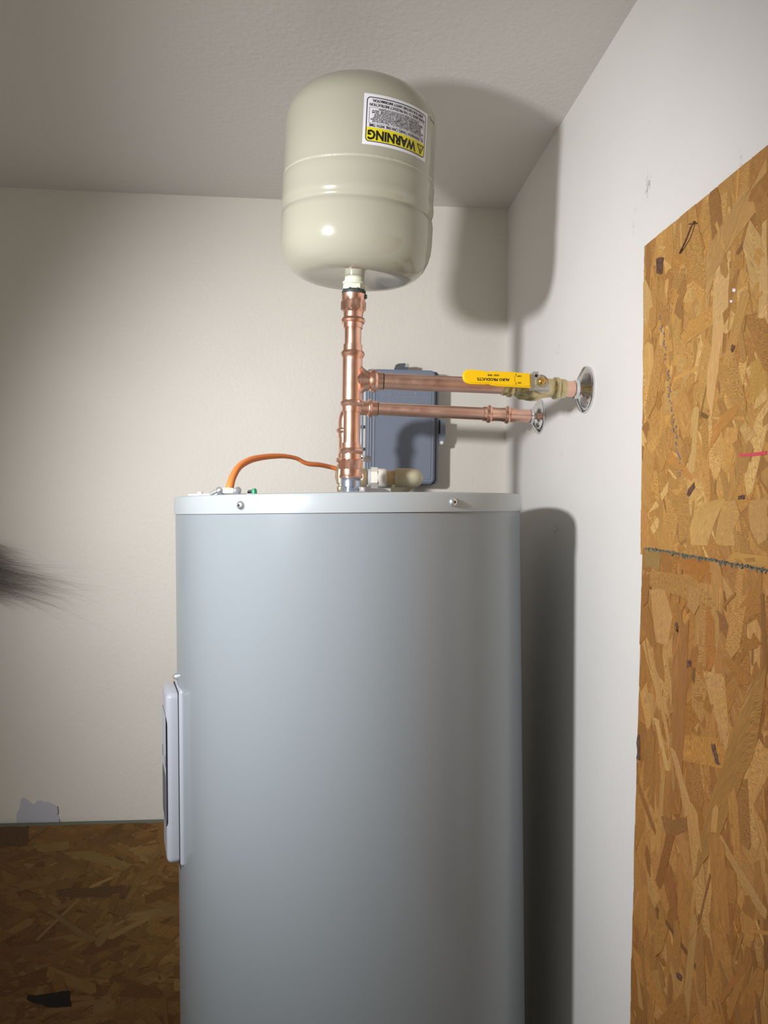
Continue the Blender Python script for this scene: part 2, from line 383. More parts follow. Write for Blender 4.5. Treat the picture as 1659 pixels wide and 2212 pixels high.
# upper right board: u runs from its far edge toward the camera, v up
oU = on_right(1408, 1200, 0); yU = on_right(1414, 560).y; zt = on_right(1420, 512, T).z
pL = on_right(1391, 1185, T*2)
orgU = Vector((XR-.0002, yU, pL.z-.008)); U_ = Vector((0, -1, 0)); NR = Vector((-1, 0, 0))
def uvU(px, py): p = on_right(px, py, T+.001) - orgU; return (-p.y, p.z)
pLb = on_right(1364, 2190, T*2)
ztL = on_right(1393, 1170, T*2).z
def mk(pts, conv): return [conv(*p) for p in pts]
LT, MD, OR_, DK, YL = (.62, .39, .18), (.52, .29, .105), (.50, .235, .06), (.30, .14, .05), (.56, .39, .16)
exU = [(mk([(1545, 570), (1580, 565), (1575, 655), (1560, 760), (1540, 760), (1542, 650)], uvU), 1.5, LT),
       (mk([(1650, 480), (1659, 470), (1659, 690), (1640, 690)], uvU), 1.5, LT),
       (mk([(1530, 800), (1550, 700), (1562, 700), (1555, 800), (1540, 900), (1528, 860)], uvU), 1.45, (.64, .38, .17)),
       (mk([(1620, 880), (1625, 790), (1659, 740), (1659, 830)], uvU), 1.0, (.50, .28, .07)),
       (mk([(1440, 1000), (1448, 975), (1500, 1030), (1495, 1042)], uvU), 2.3, OR_),
       (mk([(1545, 910), (1610, 860), (1640, 820), (1600, 880), (1530, 975)], uvU), 1.0, OR_),
       (mk([(1507, 1086), (1570, 1079), (1545, 1130), (1530, 1182), (1496, 1180), (1492, 1140)], uvU), 1.5, (.53, .31, .115)),
       (mk([(1618, 1079), (1659, 1075), (1659, 1170), (1640, 1180), (1622, 1140)], uvU), 1.4, (.48, .27, .10)),
       (mk([(1564, 1081), (1590, 1078), (1600, 1110), (1585, 1150), (1590, 1180), (1545, 1180)], uvU), 1.6, (.50, .28, .10)),
       (mk([(1600, 1082), (1640, 1080), (1575, 1178), (1535, 1178)], uvU), .8, (.52, .34, .14)),
       (mk([(1590, 470), (1659, 345), (1659, 420), (1560, 560), (1545, 560)], uvU), 1.1, MD),
       (mk([(1520, 560), (1600, 420), (1625, 400), (1560, 560), (1530, 640)], uvU), 1.2, (.47, .27, .10))]
rU, FU = osb('strand_board', orgU, U_, UP, NR, .55, zt-orgU.z, T, 'upper strand board on the right wall with red pen line and faded blue ink', math.pi/2+.1, 2600, 170, exU, (0, 0, .26, zt-orgU.z), (1.12, 1.08, .86))
# lower right board overlaps the bottom of the upper one
def uvL(px, py): p = on_right(px, py, T*2+.001) - orgLow; return (-p.y, p.z)
orgLow = Vector((XR-T-.0022, pL.y+.0, pLb.z-.10))
lean = (pLb.y-pL.y)/(pL.z-pLb.z)
VL = Vector((0, -lean, 1)).normalized(); orgLow.y = pL.y + lean*(pL.z-orgLow.z); ULd = Vector((0, -1, -lean)).normalized()
def uvL(px, py):
    p = on_right(px, py, T*2+.001) - orgLow; return (p.dot(ULd), p.dot(VL))
exL = [(mk([(1391, 1232), (1470, 1238), (1565, 1272), (1563, 1325), (1520, 1312), (1460, 1285), (1391, 1262)], uvL), -.2, (.52, .31, .12)),
       (mk([(1478, 1245), (1480, 1195), (1560, 1195), (1500, 1275)], uvL), .75, OR_),
       (mk([(1405, 1270), (1440, 1275), (1455, 1330), (1445, 1390), (1420, 1385)], uvL), 1.7, LT),
       (mk([(1403, 1395), (1412, 1400), (1450, 1600), (1446, 1620), (1425, 1500)], uvL), 1.75, LT),
       (mk([(1412, 1548), (1424, 1550), (1447, 1665), (1440, 1662)], uvL), 1.8, (.70, .49, .24)),
       (mk([(1448, 1610), (1460, 1620), (1497, 1745), (1482, 1770), (1470, 1700)], uvL), 1.85, LT),
       (mk([(1435, 1390), (1440, 1385), (1455, 1500), (1452, 1530)], uvL), 1.65, LT),
       (mk([(1520, 1450), (1548, 1452), (1582, 1570), (1572, 1625), (1560, 1600)], uvL), 1.85, LT),
       (mk([(1528, 1220), (1545, 1220), (1545, 1440), (1526, 1460)], uvL), 1.55, OR_),
       (mk([(1455, 1370), (1490, 1340), (1480, 1600), (1470, 1760), (1450, 1760)], uvL), 1.55, (.42, .21, .07)),
       (mk([(1620, 1480), (1659, 1440), (1640, 1600), (1560, 1800), (1500, 1900), (1530, 1750)], uvL), 1.25, (.46, .27, .09)),
       (mk([(1530, 1780), (1545, 1785), (1620, 1900), (1659, 1960), (1659, 1990), (1640, 1970)], uvL), 2.2, (.60, .38, .16)),
       (mk([(1430, 1765), (1510, 1775), (1510, 1800), (1440, 1800)], uvL), 0, (.36, .19, .07)),
       (mk([(1394, 1180), (1432, 1182), (1425, 1230), (1394, 1230)], uvL), 1.55, (.42, .30, .13))]
rL, FL = osb('strand_board', orgLow, ULd, VL, NR, .60, (pL.z-orgLow.z)/VL.z, T-.002, 'lower oriented strand board on the right wall, with a frayed grey green top edge', math.pi/2+.05, 3600, 200, exL, (0, 0, .34, pL.z-orgLow.z), (.82, .68, .45))
# frayed top edge of the lower board
bm = bmesh.new(); hL = (pL.z-orgLow.z)/VL.z
for i in range(420):
    u = random.uniform(0, .34); z = random.uniform(0, T+.0005); M_ = basis(ULd, VL, NR)
    a = M_ @ Vector((u, hL-.0015, z)); b_ = M_ @ Vector((u+random.gauss(0, .0015), hL+random.uniform(.0003, .0022), z+random.uniform(0, .0012)))
    tube(bm, [a, b_], .0006, 4)
M_ = basis(ULd, VL, NR); box(bm, M_ @ Vector((.30, hL, T/2-.0008)), (.60, .0012, T-.001), M=M_)
o = link_mesh('frayed_edge', bm, M_fray, rL, 0); o['kind'] = 'stuff'; lab(o, 'grey green frayed top edge')
# low board on the back wall
pB = on_back(350, 1776, T); pB0 = on_back(0, 1785, T)
tl = (pB.z-pB0.z)/(pB-pB0).dot(bdir)
UB = (bdir + UP*tl).normalized(); VB = bn.cross(UB).normalized()
VB = VB if VB.z > 0 else -VB
orgB = bp0*1 - bn*.0002; orgB.z = 0
wB = .95; topc = pB - UB*.80
orgB = topc - VB*1.0*(topc.z-.0)/VB.z; orgB += bn*(bp0-orgB).dot(bn) - bn*.0002
hB = (topc-orgB).dot(VB)
def uvB(px, py): p = on_back(px, py, T+.001) - orgB; return (p.dot(UB), p.dot(VB))
v0 = uvB(0, 2230)[1]; u0 = uvB(0, 2000)[0]-.05; u1 = uvB(400, 2000)[0]+.10
exB = [(mk([(0, 1788), (62, 1784), (60, 1825), (0, 1832)], uvB), .05, (.25, .13, .05)),
       (mk([(70, 1826), (150, 1816), (150, 1835), (85, 1842)], uvB), .1, (.55, .35, .13)),
       (mk([(130, 1840), (200, 1838), (290, 1868), (270, 1880), (160, 1850)], uvB), -.2, (.55, .36, .13)),
       (mk([(268, 1945), (345, 1822), (352, 1830), (280, 1950)], uvB), 1.0, (.50, .30, .10)),
       (mk([(120, 1922), (250, 1912), (285, 1914), (270, 1940), (125, 1936)], uvB), 0, (.28, .15, .06)),
       (mk([(100, 1968), (110, 1964), (212, 2030), (195, 2036)], uvB), -.5, (.50, .33, .14)),
       (mk([(60, 2150), (150, 2140), (155, 2172), (120, 2178), (58, 2160)], uvB), -.1, (.03, .02, .015)),
       (mk([(183, 1805), (260, 1800), (300, 1790), (250, 1822), (190, 1830)], uvB), .1, (.40, .20, .07))]
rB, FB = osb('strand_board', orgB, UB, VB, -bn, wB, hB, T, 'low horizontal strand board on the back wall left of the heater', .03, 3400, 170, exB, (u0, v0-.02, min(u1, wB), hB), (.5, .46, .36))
bm = bmesh.new(); M_ = basis(UB, VB, -bn); box(bm, M_ @ Vector((wB/2, hB+.0004, T/2+.0005)), (wB, .0014, T+.0015), M=M_)
lab(link_mesh('top_edge', bm, M_fray, rB, 0), 'dull grey green painted top edge')
def board_mark(r, F, conv, polys, thick, m, name, label, org):
    bm = bmesh.new()
    for p in polys:
        q = [conv(*a) for a in p]
        A = [bm.verts.new(F(x, y, thick)) for x, y in q]; B = [bm.verts.new(F(x, y, thick+.0003)) for x, y in q]
        n = len(A); bm.faces.new(A); bm.faces.new(B)
        for i in range(n): bm.faces.new((A[i], A[(i+1) % n], B[(i+1) % n], B[i]))
    bmesh.ops.recalc_face_normals(bm, faces=bm.faces)
    return lab(link_mesh(name, bm, m, r, 0), label)
board_mark(rU, FU, uvU, [[(1598, 981), (1625, 979), (1659, 974), (1659, 982), (1625, 986), (1600, 986)]], T+.0019, M_red, 'pen_line', 'short red pen line', None)
dash = []
pathb = [(1428, 682), (1436, 730), (1444, 790), (1450, 860), (1455, 900), (1462, 940), (1468, 990), (1474, 1030)]
for (ax, ay), (bx, by) in zip(pathb, pathb[1:]):
    n = int((by-ay)/5)
    for i in range(n):
        if random.random() < .3: continue
        x = ax+(bx-ax)*i/n+random.uniform(-3.5, 3.5); y = ay+(by-ay)*i/n; ww = random.uniform(.5, 1.7)
        dash.append([(x-ww, y), (x+ww, y-1), (x+ww*.8, y+random.uniform(1.5, 5)), (x-ww*.7, y+3)])
o = board_mark(rU, FU, uvU, dash, T+.0019, M_blue, 'faded_ink', 'faded blue ink lettering running down the board', None); o['kind'] = 'stuff'
for sp_ in [[(1596, 1070), (1612, 1068), (1613, 1078), (1598, 1080)], [(1583, 745), (1590, 744), (1588, 758), (1582, 760)], [(1419, 560), (1436, 556), (1432, 590), (1420, 592)], [(1486, 1068), (1502, 1040), (1503, 1056), (1490, 1072)]]: board_mark(rU, FU, uvU, [irr(sp_)], T+.0019, M_knot, 'bark_spot', 'dark bark spot', None)
for sp_ in [[(1486, 1425), (1494, 1428), (1496, 1440), (1488, 1441)], [(1539, 1608), (1548, 1606), (1553, 1640), (1558, 1650), (1547, 1648)], [(1462, 2100), (1476, 2110), (1474, 2118), (1464, 2112)], [(1378, 1590), (1384, 1585), (1386, 1640), (1378, 1640)], [(1461, 1345), (1466, 1345), (1468, 1368), (1463, 1362)]]: board_mark(rL, FL, uvL, [irr(sp_)], T-.002+.0019, M_knot, 'bark_spot', 'dark bark spot', None)
# loose splinter and glue crumbs on the upper board
bm = bmesh.new(); a, b_, c = (Vector((XR-T-.003, 0, 0)),)*3
q = [on_right(1500, 478, T+.003), on_right(1492, 492, T+.006), on_right(1482, 518, T+.006), on_right(1468, 547, T+.003)]
tube(bm, [v-orgU for v in catmull(q, 4)], .0009, 6); tube(bm, [on_right(1488, 484, T+.003)-orgU, on_right(1503, 482, T+.004)-orgU], .0007, 5)
link_mesh('splinter', bm, M_knot, rU)
for x, y, s in ((1586, 627, 4), (1580, 651, 3)):
    bm = bmesh.new(); box(bm, on_right(x, y, T+.0025)-orgU, (.0015, s*.0011, s*.0007), .0004, 1, M=Matrix.Rotation(.5, 3, 'X')); link_mesh('paint_crumb', bm, M_white, rU, 0)

# ------------------------------------------------------------------ water heater
TILT = R(1.25)
DH = 1.11; RH = .2625
hang = R(5-2.8)
hc = Vector((DH*math.sin(hang), DH*math.cos(hang), 0))
ztop = at(750, 1066.5, DH-RH).z                                     # cap rim height at the front
top = Vector((hc.x, hc.y, ztop))
Rt = Matrix.Rotation(-TILT, 3, Vector((fwd.x, fwd.y, 0)).normalized())     # lean to the left in view
Hh = ztop
hroot = root('water_heater', top - (Rt @ Vector((0, 0, Hh))), 'tall light grey cylindrical water heater with copper pipes on its top', 'water heater')
hroot.rotation_euler = Rt.to_euler(); hroot.location.z = max(hroot.location.z, 0.002)
def HL(p): return Rt.transposed() @ (p - hroot.location)            # world -> heater local
Z0 = Vector((0, 0, 0)); capH = .0245
bm = lathe(bmesh.new(), Z0, UP, [(RH-.004, 0), (RH-.0015, .004), (RH-.0015, Hh-capH-.004), (RH-.0015, Hh-.01)], 160)
link_mesh('jacket', bm, M_jacket, hroot)
bm = lathe(bmesh.new(), Z0, UP, [(RH-.0006, Hh-capH), (RH+.0005, Hh-capH), (RH+.0006, Hh-.0035), (RH-.0005, Hh-.001), (RH-.003, Hh), (RH-.02, Hh+.0004), (.05, Hh+.0004)], 160)
link_mesh('top_cap', bm, M_cap, hroot)
vd = Vector((fwd.x, fwd.y, 0)).normalized()
def on_cyl(px, py, r, cen, dz=0):
    """ray - vertical cylinder in heater local frame"""
    o = HL(EYE); d = Rt.transposed() @ ray(px, py); a = d.x**2+d.y**2; b_ = 2*(o.x*d.x+o.y*d.y); c = o.x**2+o.y**2-r*r
    t = (-b_-math.sqrt(b_*b_-4*a*c))/(2*a); return o + d*t
for px, py in ((520.5, 1091.5), (978.5, 1084.5)):
    p = on_cyl(px, py, RH+.0006, 0); n = Vector((p.x, p.y, 0)).normalized()
    bm = lathe(bmesh.new(), p, n, [(.0055, -.001), (.0056, .0008), (.0048, .0026), (.0030, .0038), (.0012, .0042)], 24)
    s = link_mesh('cap_screw', bm, M_steel, hroot)
    u, v, d = frame(n); bm = bmesh.new()
    for a in (0, math.pi/3, 2*math.pi/3): box(bm, p+n*.0040, (.0034, .0009, .0008), M=basis(u*math.cos(a)+v*math.sin(a), v*math.cos(a)-u*math.sin(a), n))
    link_mesh('screw_recess', bm, M_gap, s, 0)
# element access cover on the left side
ang = R(180+21) + 0
def cover(dist, w_, z0, z1, dep, bev, name, m, par, a=ang, seg=5):
    n = (Vector((-rt0.x, -rt0.y, 0))*math.cos(R(21)) - vd*math.sin(R(21))).normalized(); t = n.cross(UP)
    bm = bmesh.new(); box(bm, n*(dist+dep/2)+UP*(z0+z1)/2, (dep, w_, z1-z0), bev, seg, M=basis(n, UP.cross(n), UP)); return link_mesh(name, bm, m, par)
nC = (Vector((-rt0.x, -rt0.y, 0))*math.cos(R(21)) - vd*math.sin(R(21))).normalized(); tC = UP.cross(nC)
zc1 = HL(at(360, 1473, 1.03)).z; zc0 = HL(at(370, 1836, 1.03)).z
ac = cover(RH-.013, .080, zc0, zc1, .0135, .005, 'access_cover', M_cover, hroot)
cover(RH-.006, .072, zc0+.004, zc1-.004, .0235, .0085, 'cover_box', M_cover, ac, seg=6)
cover(RH+.0004, .0735, zc0+.003, zc1-.003, .0010, .0004, 'gap_line', M_gap, ac, seg=1)
# sticker on the outer face, seen at a glancing angle
Fc = RH+.0176
def face_pt(s, z, off=0): return nC*(Fc+off) + tC*s + UP*z
bm = bmesh.new(); zs0, zs1 = zc0+.055, zc1-.035
prism(bm, rrect(-.034, zs0, .034, zs1, .012), .0004, basis(tC, UP, nC), nC*Fc)
stk = link_mesh('cover_sticker', bm, mat('sticker_pale', (.45, .48, .56), .3), ac, 0)
bm = bmesh.new(); prism(bm, rrect(-.0352, zs0-.0015, .0352, zs1+.0015, .013), .00025, basis(tC, UP, nC), nC*Fc); link_mesh('sticker_outline', bm, M_grayink, stk, 0)
bm = bmesh.new(); prism(bm, rrect(-.032, zs0+.004, .032, zs0+.07, .006), .0003, basis(tC, UP, nC), nC*(Fc+.0004)); link_mesh('printed_panel', bm, M_grayink, stk, 0)
bm = bmesh.new()
for k in range(3): prism(bm, rrect(-.029, zs0+.03+k*.012, .029, zs0+.0315+k*.012, .0005, 2), .0003, basis(tC, UP, nC), nC*(Fc+.0007))
prism(bm, rrect(-.031, zs1-.072, -.022, zs1-.056, .004), .0003, basis(tC, UP, nC), nC*(Fc+.0004))
prism(bm, rrect(.022, zs1-.072, .031, zs1-.056, .004), .0003, basis(tC, UP, nC), nC*(Fc+.0004))
link_mesh('printed_lines', bm, M_grayink, stk, 0)
p = HL(at(376, 1453, 1.04)); bm = lathe(bmesh.new(), Vector((0, 0, p.z))+nC*(RH-.002), nC, [(.005, 0), (.005, .003), (.003, .006), (.001, .007)], 20)
link_mesh('cover_screw', bm, M_steel, ac)
# wiring plate with screws on the top
plz = Hh+.0004
def TL(px, py, z=None, off=0):
    """pixel on the heater's top plane (local)"""
    o = HL(EYE); d = Rt.transposed() @ ray(px, py); t = ((Hh+off)-o.z)/d.z; return o+d*t
def tp(px, depth, off=0):      # a spot on the cap at pixel column and view depth
    q = HL(at(px, 1060, depth)); return Vector((q.x, q.y, Hh+off))
pc = tp(486, .985); bm = bmesh.new(); xx = HL(hroot.location+rt0); yy = HL(hroot.location+vd)
xx = Vector((xx.x, xx.y, 0)).normalized(); yy = Vector((yy.x, yy.y, 0)).normalized()
prism(bm, rrect(-.046, -.03, .052, .045, .012), .0022, basis(xx, yy, UP), Vector((pc.x, pc.y, Hh+.0004)))
wp = link_mesh('wiring_plate', bm, M_white, hroot, 30)
for px, dp, r, h, m_ in ((432, .97, .0038, .0045, M_white), (541, .97, .0042, .0065, M_grayink), (549, .95, .0036, .0075, M_green)):
    bm = lathe(bmesh.new(), tp(px, dp, .0015), UP, [(r, 0), (r, h*.6), (r*.7, h), (.0005, h)], 18); link_mesh('plate_screw', bm, m_, wp)
wp['label'] = 'white wiring cover plate'
# second collar disc under the front nipple
A = at(757.5, 1050, 1.0); B = at(764, 630, .998); AX = (B-A).normalized()
def ty(y): return (1050-y)/420*(B-A).length
fb = HL(A); 
bm = lathe(bmesh.new(), Vector((fb.x, fb.y, Hh)), UP, [(.036, 0), (.032, .003), (.018, .005), (.0155, .0052)], 48); link_mesh('nipple_collar', bm, M_cap, hroot)
A2 = at(744.5, 1050, 1.22); B2 = at(746.5, 905, 1.22)
rb = HL(A2); bm = lathe(bmesh.new(), Vector((rb.x, rb.y, Hh-.002)), UP, [(.03, 0), (.026, .003), (.016, .0055), (.0135, .0055)], 40); link_mesh('nipple_collar', bm, M_cap, hroot)

# ------------------------------------------------------------------ plumbing
px2m = lambda w_, d: w_/2/FPX*d
def run(name, o, d, prof, m, par, n=40, org=None):
    bm = lathe(bmesh.new(), o-(org or Z0), d, prof, n); return link_mesh(name, bm, m, par)
def ring(r0, r1, t, w_):
    return [(r0, t-w_), (r0+(r1-r0)*.75, t-w_*.62), (r1, t-w_*.15), (r1, t+w_*.15), (r0+(r1-r0)*.75, t+w_*.62), (r0, t+w_)]
k = 1/FPX
rc = root('copper_riser', A, 'vertical copper riser with a side tee joining the grey water heater to the expansion tank', 'pipe')
def frun(name, prof, m, n=40):
    pr = [((('h', r[1]*k*1.0) if isinstance(r, tuple) else r*k*1.05), ty(y)) for r, y in prof]
    return run(name, A, AX, pr, m, rc, n, A)
frun('dielectric_nipple', [(18, 1064), (18, 1056), (18.6, 1055), (16, 1054.5), (16, 1052), (20.5, 1051.5), (20.5, 1039), (19, 1038), (20, 1036), (19, 1034), (20, 1032), (19, 1030)], M_zincblue)
frun('threaded_adapter', [(20, 1033.5), (23.5, 1033), (24.5, 1029), (23, 1025), (22.5, 1014), (('h', 26.5), 1013), (('h', 26.5), 995), (22, 993), (21, 992), (20.5, 984), (20.5, 981), (23, 979), (25, 974.5), (23.2, 970), (19.8, 968), (19.6, 957), (17.6, 956.5)], M_copper, 60)
frun('copper_tube', [(17.2, 960), (17.2, 886)], M_copper)
tee = frun('press_tee', [(17.6, 891), (19.8, 890.5), (20, 879), (22.5, 877), (24.6, 872), (22.5, 867), (20.5, 865), (20.6, 780), (20.6, 774), (23, 770), (25, 765), (23, 760), (20, 758.5), (19.5, 745), (17.6, 744.5)], M_copper)
frun('copper_tube', [(17.2, 750), (17.2, 705)], M_copper)
frun('threaded_adapter', [(17.5, 710), (19.5, 709.5), (19.8, 699), (23, 698), (25, 693), (23, 688.5), (20, 687), (20.2, 676), (23, 672), (('h', 27), 670), (('h', 27), 653), (24, 651), (24.2, 641), (25, 638), (22, 637.5)], M_copper, 60)
# tee branch
br0 = at(762, 822, 1.0); bE = at(1268, 841, 1.03)
U0 = at(762, 821, .999); bD = (at(1262, 841.5, 1.032)-U0).normalized()
def tx(px, base=U0, far=at(1262, 841.5, 1.032), p0=762, p1=1262): return (px-p0)/(p1-p0)*(far-base).length
bm = lathe(bmesh.new(), U0-A, bD, [(r*k, tx(x)) for r, x in ((19.5, 764), (19.2, 786), (18.6, 794), (19.4, 797), (23.4, 800), (25, 806), (23.4, 811), (19.4, 814), (18.8, 825), (17.4, 825.5))], 40)
link_mesh('tee_branch', bm, M_copper, rc)
bm = bmesh.new()    # fillet saddle between run and branch
for sgn in (1, -1):
    for j in range(7):
        pass
bm = lathe(bm, U0-A, bD, [(38*k, tx(776)), (31*k, tx(780)), (26*k, tx(785)), (22.5*k, tx(790)), (20*k, tx(796))], 48)
for v in bm.verts:
    c_ = (v.co-(U0-A)).dot(bD)*bD+(U0-A); o_ = v.co-c_; dd = o_.dot(vd); k_ = 19.6*k/max(o_.length, 1e-6)
    v.co = c_ + (o_-vd*dd) + vd*dd*k_
link_mesh('tee_fillet', bm, M_copper, rc)
# dark sealant around the tank thread
ivo = root('sealant_band', at(764.3, 634, .998), 'dark grey tape band around the tank connection above the copper riser', 'tape')
b0 = at(764.3, 638.5, .998)
bm = lathe(bmesh.new(), b0-ivo.location, AX, [(22*k, 0), (25.2*k, .0004), (25.8*k, .003), (24.5*k, .0062), (21*k, .007)], 40)
link_mesh('tape', bm, M_dark, ivo)
bm = bmesh.new()
for i in range(9):
    a = 2*math.pi*i/9+.3; u, v, d = frame(AX); box(bm, b0-ivo.location + d*.0058 + (u*math.cos(a)+v*math.sin(a))*24*k, (.003, .003, .0025), .0006, 1)
q = at(790, 641, .995)-ivo.location; box(bm, q, (.004, .004, .006), .001, 1)
link_mesh('tape_scrap', bm, M_dark, ivo)

GP = 'copper tubes running to the right wall'
cu1 = root('copper_tube', U0+bD*tx(822), 'upper horizontal copper tube from the tee to the yellow handled valve', 'pipe', group=GP)
bm = lathe(bmesh.new(), bD*0, bD, [(16.9*k, 0), (17.0*k*1.01, tx(1085)-tx(822))], 40); link_mesh('tube', bm, M_copper2, cu1)
bm = lathe(bmesh.new(), bD*tx(766), bD, [(17.5*k, tx(824.5)-tx(822)-tx(766)), (17.5*k, tx(827)-tx(822)-tx(766))], 40); lab(link_mesh('insertion_mark', bm, M_gap, cu1), 'black ink insertion line')
# ball valve
vA = U0+bD*tx(1081); bv = root('ball_valve', vA, 'brass ball valve with a long yellow lever handle on the upper copper tube', 'valve')
vt = lambda x: tx(x)-tx(1081)
K2 = 1.02*k
bm = lathe(bmesh.new(), Z0, bD, [((('h', r[1]*K2) if isinstance(r, tuple) else r*K2), vt(x)) for r, x in
   ((17.3, 1080), (19.5, 1080.5), (19.8, 1086), (19.2, 1090), (22.5, 1093), (23.4, 1098), (22, 1103), (19.5, 1106), (20.5, 1111), (23.5, 1114), (('h', 27), 1116), (('h', 27), 1124), (27, 1128), (29, 1136), (30, 1146), (28.5, 1157), (26, 1163), (23, 1170), (21, 1178), (20, 1190), (20.5, 1192), (23.5, 1194), (24.4, 1199), (23.4, 1204), (20.5, 1207), (20.8, 1214), (20, 1219), (17.5, 1219.5))], 60)
link_mesh('valve_body', bm, M_brass, bv)
# stem, bracket, nut: axis points to the camera side of the pipe and a little up
vc = U0+bD*tx(1166); sN = (-vd*1.0 + UP*.10); sN = (sN - bD*sN.dot(bD)).normalized(); sU = bD.cross(sN)*-1
sU = sU if sU.z > 0 else -sU
stem0 = at(1167, 826, .955); 
nb = (stem0 - vc); 
bm = lathe(bmesh.new(), vc-vA, nb.normalized(), [(.011, 0), (.011, nb.length-.006), (.008, nb.length-.005), (.008, nb.length-.002)], 30)
link_mesh('stem_neck', bm, M_brass, bv)
hM = basis(bD, sU, sN)      # local x along pipe, y up, z toward the camera
def hp(px, py, d=.955): return at(px, py, d)
def loc2(px, py, d=.955):
    p = at(px, py, d)-stem0; return (p.dot(bD), p.dot(sU))
bm = bmesh.new()
out = [loc2(*p) for p in ((1140, 841), (1146, 808), (1150, 806), (1152, 803), (1162, 803), (1165, 810), (1174, 813), (1181, 821), (1184, 832), (1188, 833), (1188, 843), (1160, 842))]
prism(bm, list(reversed(out)) if False else out, .0022, hM, stem0-vA-sN*.001)
bmesh.ops.recalc_face_normals(bm, faces=bm.faces)
bmesh.ops.bevel(bm, geom=list(bm.edges), offset=.0005, segments=1, affect='EDGES')
lev = link_mesh('lever_plate', bm, M_steel, bv, 30)
bm = bmesh.new()
a0 = loc2(1186, 838); prism(bm, [loc2(*p) for p in ((1146, 842), (1146, 838.5), (1188, 840), (1188, 844))], .0075, hM, stem0-vA-sN*.006); prism(bm, [loc2(*p) for p in ((1151, 803), (1163, 803), (1163, 806), (1151, 806))], .006, hM, stem0-vA-sN*.004)
bmesh.ops.recalc_face_normals(bm, faces=bm.faces); link_mesh('lever_flange', bm, M_steel, bv, 0)
bm = lathe(bmesh.new(), hM @ Vector((*loc2(1158, 812), 0))+stem0-vA, sN, [(.0022, 0), (.0022, .0016)], 16); link_mesh('lever_hole', bm, M_gap, bv)
bm = lathe(bmesh.new(), stem0-vA, sN, [(('h', .0072), .001), (('h', .0072), .0052), (('h', .0066), .006)], 36); nut = link_mesh('stem_nut', bm, M_brass, bv, 25)
bm = lathe(bmesh.new(), stem0-vA, sN, [(.004, .0055), (.004, .0085), (.0032, .0092)], 24); link_mesh('stem_tip', bm, mat('bright_brass', (.8, .62, .22), .2, 1), nut)
# handle grip, drawn as the outline seen in the photo, bent slightly
def hl(px, py, d=.948): p = at(px, py, d)-stem0; return Vector((p.dot(bD), p.dot(sU)))
outl = [(1146, 807), (1142, 806.5), (1100, 804.5), (1068, 804), (1058, 804), (1052, 806), (1044, 803.5), (1030, 802.8), (1010, 802), (1003, 804), (998, 809), (996, 816), (997.5, 824), (1002, 829.5), (1010, 833), (1030, 833.5), (1046, 833.5), (1052, 832.5), (1060, 835), (1075, 836.5), (1110, 837.5), (1142, 838.3), (1146, 838)]
pts = [hl(*p) for p in outl]; pts = [(p.x, p.y) for p in pts]
bm = bmesh.new(); prism(bm, pts, .0062, hM, stem0-vA+sN*.0035-sN*.002)
bmesh.ops.recalc_face_normals(bm, faces=bm.faces)
es = [e for e in bm.edges if abs((e.verts[0].co-e.verts[1].co).dot(sN)) < 1e-5]
bmesh.ops.bevel(bm, geom=es, offset=.0017, segments=3, affect='EDGES')
grip = lab(link_mesh('handle_grip', bm, M_hand, bv, 50), 'yellow vinyl handle grip with upside down black lettering')
gz = .0062+.0035-.002+.0001
gx = (hl(1110, 820)-hl(1050, 820)).normalized()       # the grip's own long axis in lever coords
gy = Vector((-gx.y, gx.x))
def grip_f(px, py):
    c = hl(px, py)
    def f(x, y):
        p = c - gx*x - gy*y; return hM @ Vector((p.x, p.y, gz)) + (stem0-vA)
    return f
bm = bmesh.new(); m1 = .955/FPX
add_text(bm, 'ALRO PRODUCTS', 8.2*m1, grip_f(1062.5, 822.8), bold=.00022, width=71*m1)
add_text(bm, 'LEAD  FREE', 5*m1, grip_f(1063, 813.6), bold=.00012, width=25*m1)
add_text(bm, 'OFF', 4.9*m1, grip_f(1120.5, 813.8), bold=.00012, width=9.5*m1)
add_text(bm, 'ON', 4.9*m1, grip_f(1120.5, 828.7), bold=.00012, width=7.5*m1)
arc = [(1113, 812.5), (1110.5, 816), (1109.6, 821), (1110.5, 826), (1112.3, 829)]
for (x0, y0), (x1, y1) in zip(arc, arc[1:]):
    f0, f1 = grip_f(x0, y0), grip_f(x1, y1); V = [bm.verts.new(q) for q in (f0(-.35*m1, 0), f0(.35*m1, 0), f1(.35*m1, 0), f1(-.35*m1, 0))]; bm.faces.new(V)
for x, y, s in ((1113.3, 811.8, 1), (1112.8, 830, -1)):
    f = grip_f(x, y); bm.faces.new([bm.verts.new(q) for q in (f(0, .0006*s), f(.0013, -.0012*s), f(-.0006, -.0016*s))])
lab(link_mesh('handle_lettering', bm, M_black, grip, 0), 'black lettering ALRO PRODUCTS, LEAD FREE, OFF, ON')
# stub and escutcheons
ESC = 'chrome wall plates around the copper tubes'
c3 = root('copper_stub', U0+bD*tx(1216), 'short copper tube between the brass valve and the higher chrome wall plate', 'pipe')
Lw = (XR-c3.location.x)/bD.x
bm = lathe(bmesh.new(), Z0, bD, [(17.2*K2, 0), (17.2*K2, Lw-.0006)], 40); link_mesh('tube', bm, M_copper2, c3)
def esc(px_hit, label, R_, rp):
    e = root('wall_plate', px_hit, label, 'wall plate', group=ESC); X = Vector((1, 0, 0))
    pr = [(rp*1.03, -.019), (rp*1.16, -.0185), (rp*1.2, -.014), (rp*1.5, -.0125), (R_*.72, -.009), (R_*.93, -.0045), (R_*.985, -.004), (R_, -.0025), (R_, -.0002)]
    bm = lathe(bmesh.new(), Z0, X, pr+[(rp*1.03, -.0002)], 64, closed=False); link_mesh('plate', bm, M_chrome, e); return e
pw = c3.location + bD*Lw
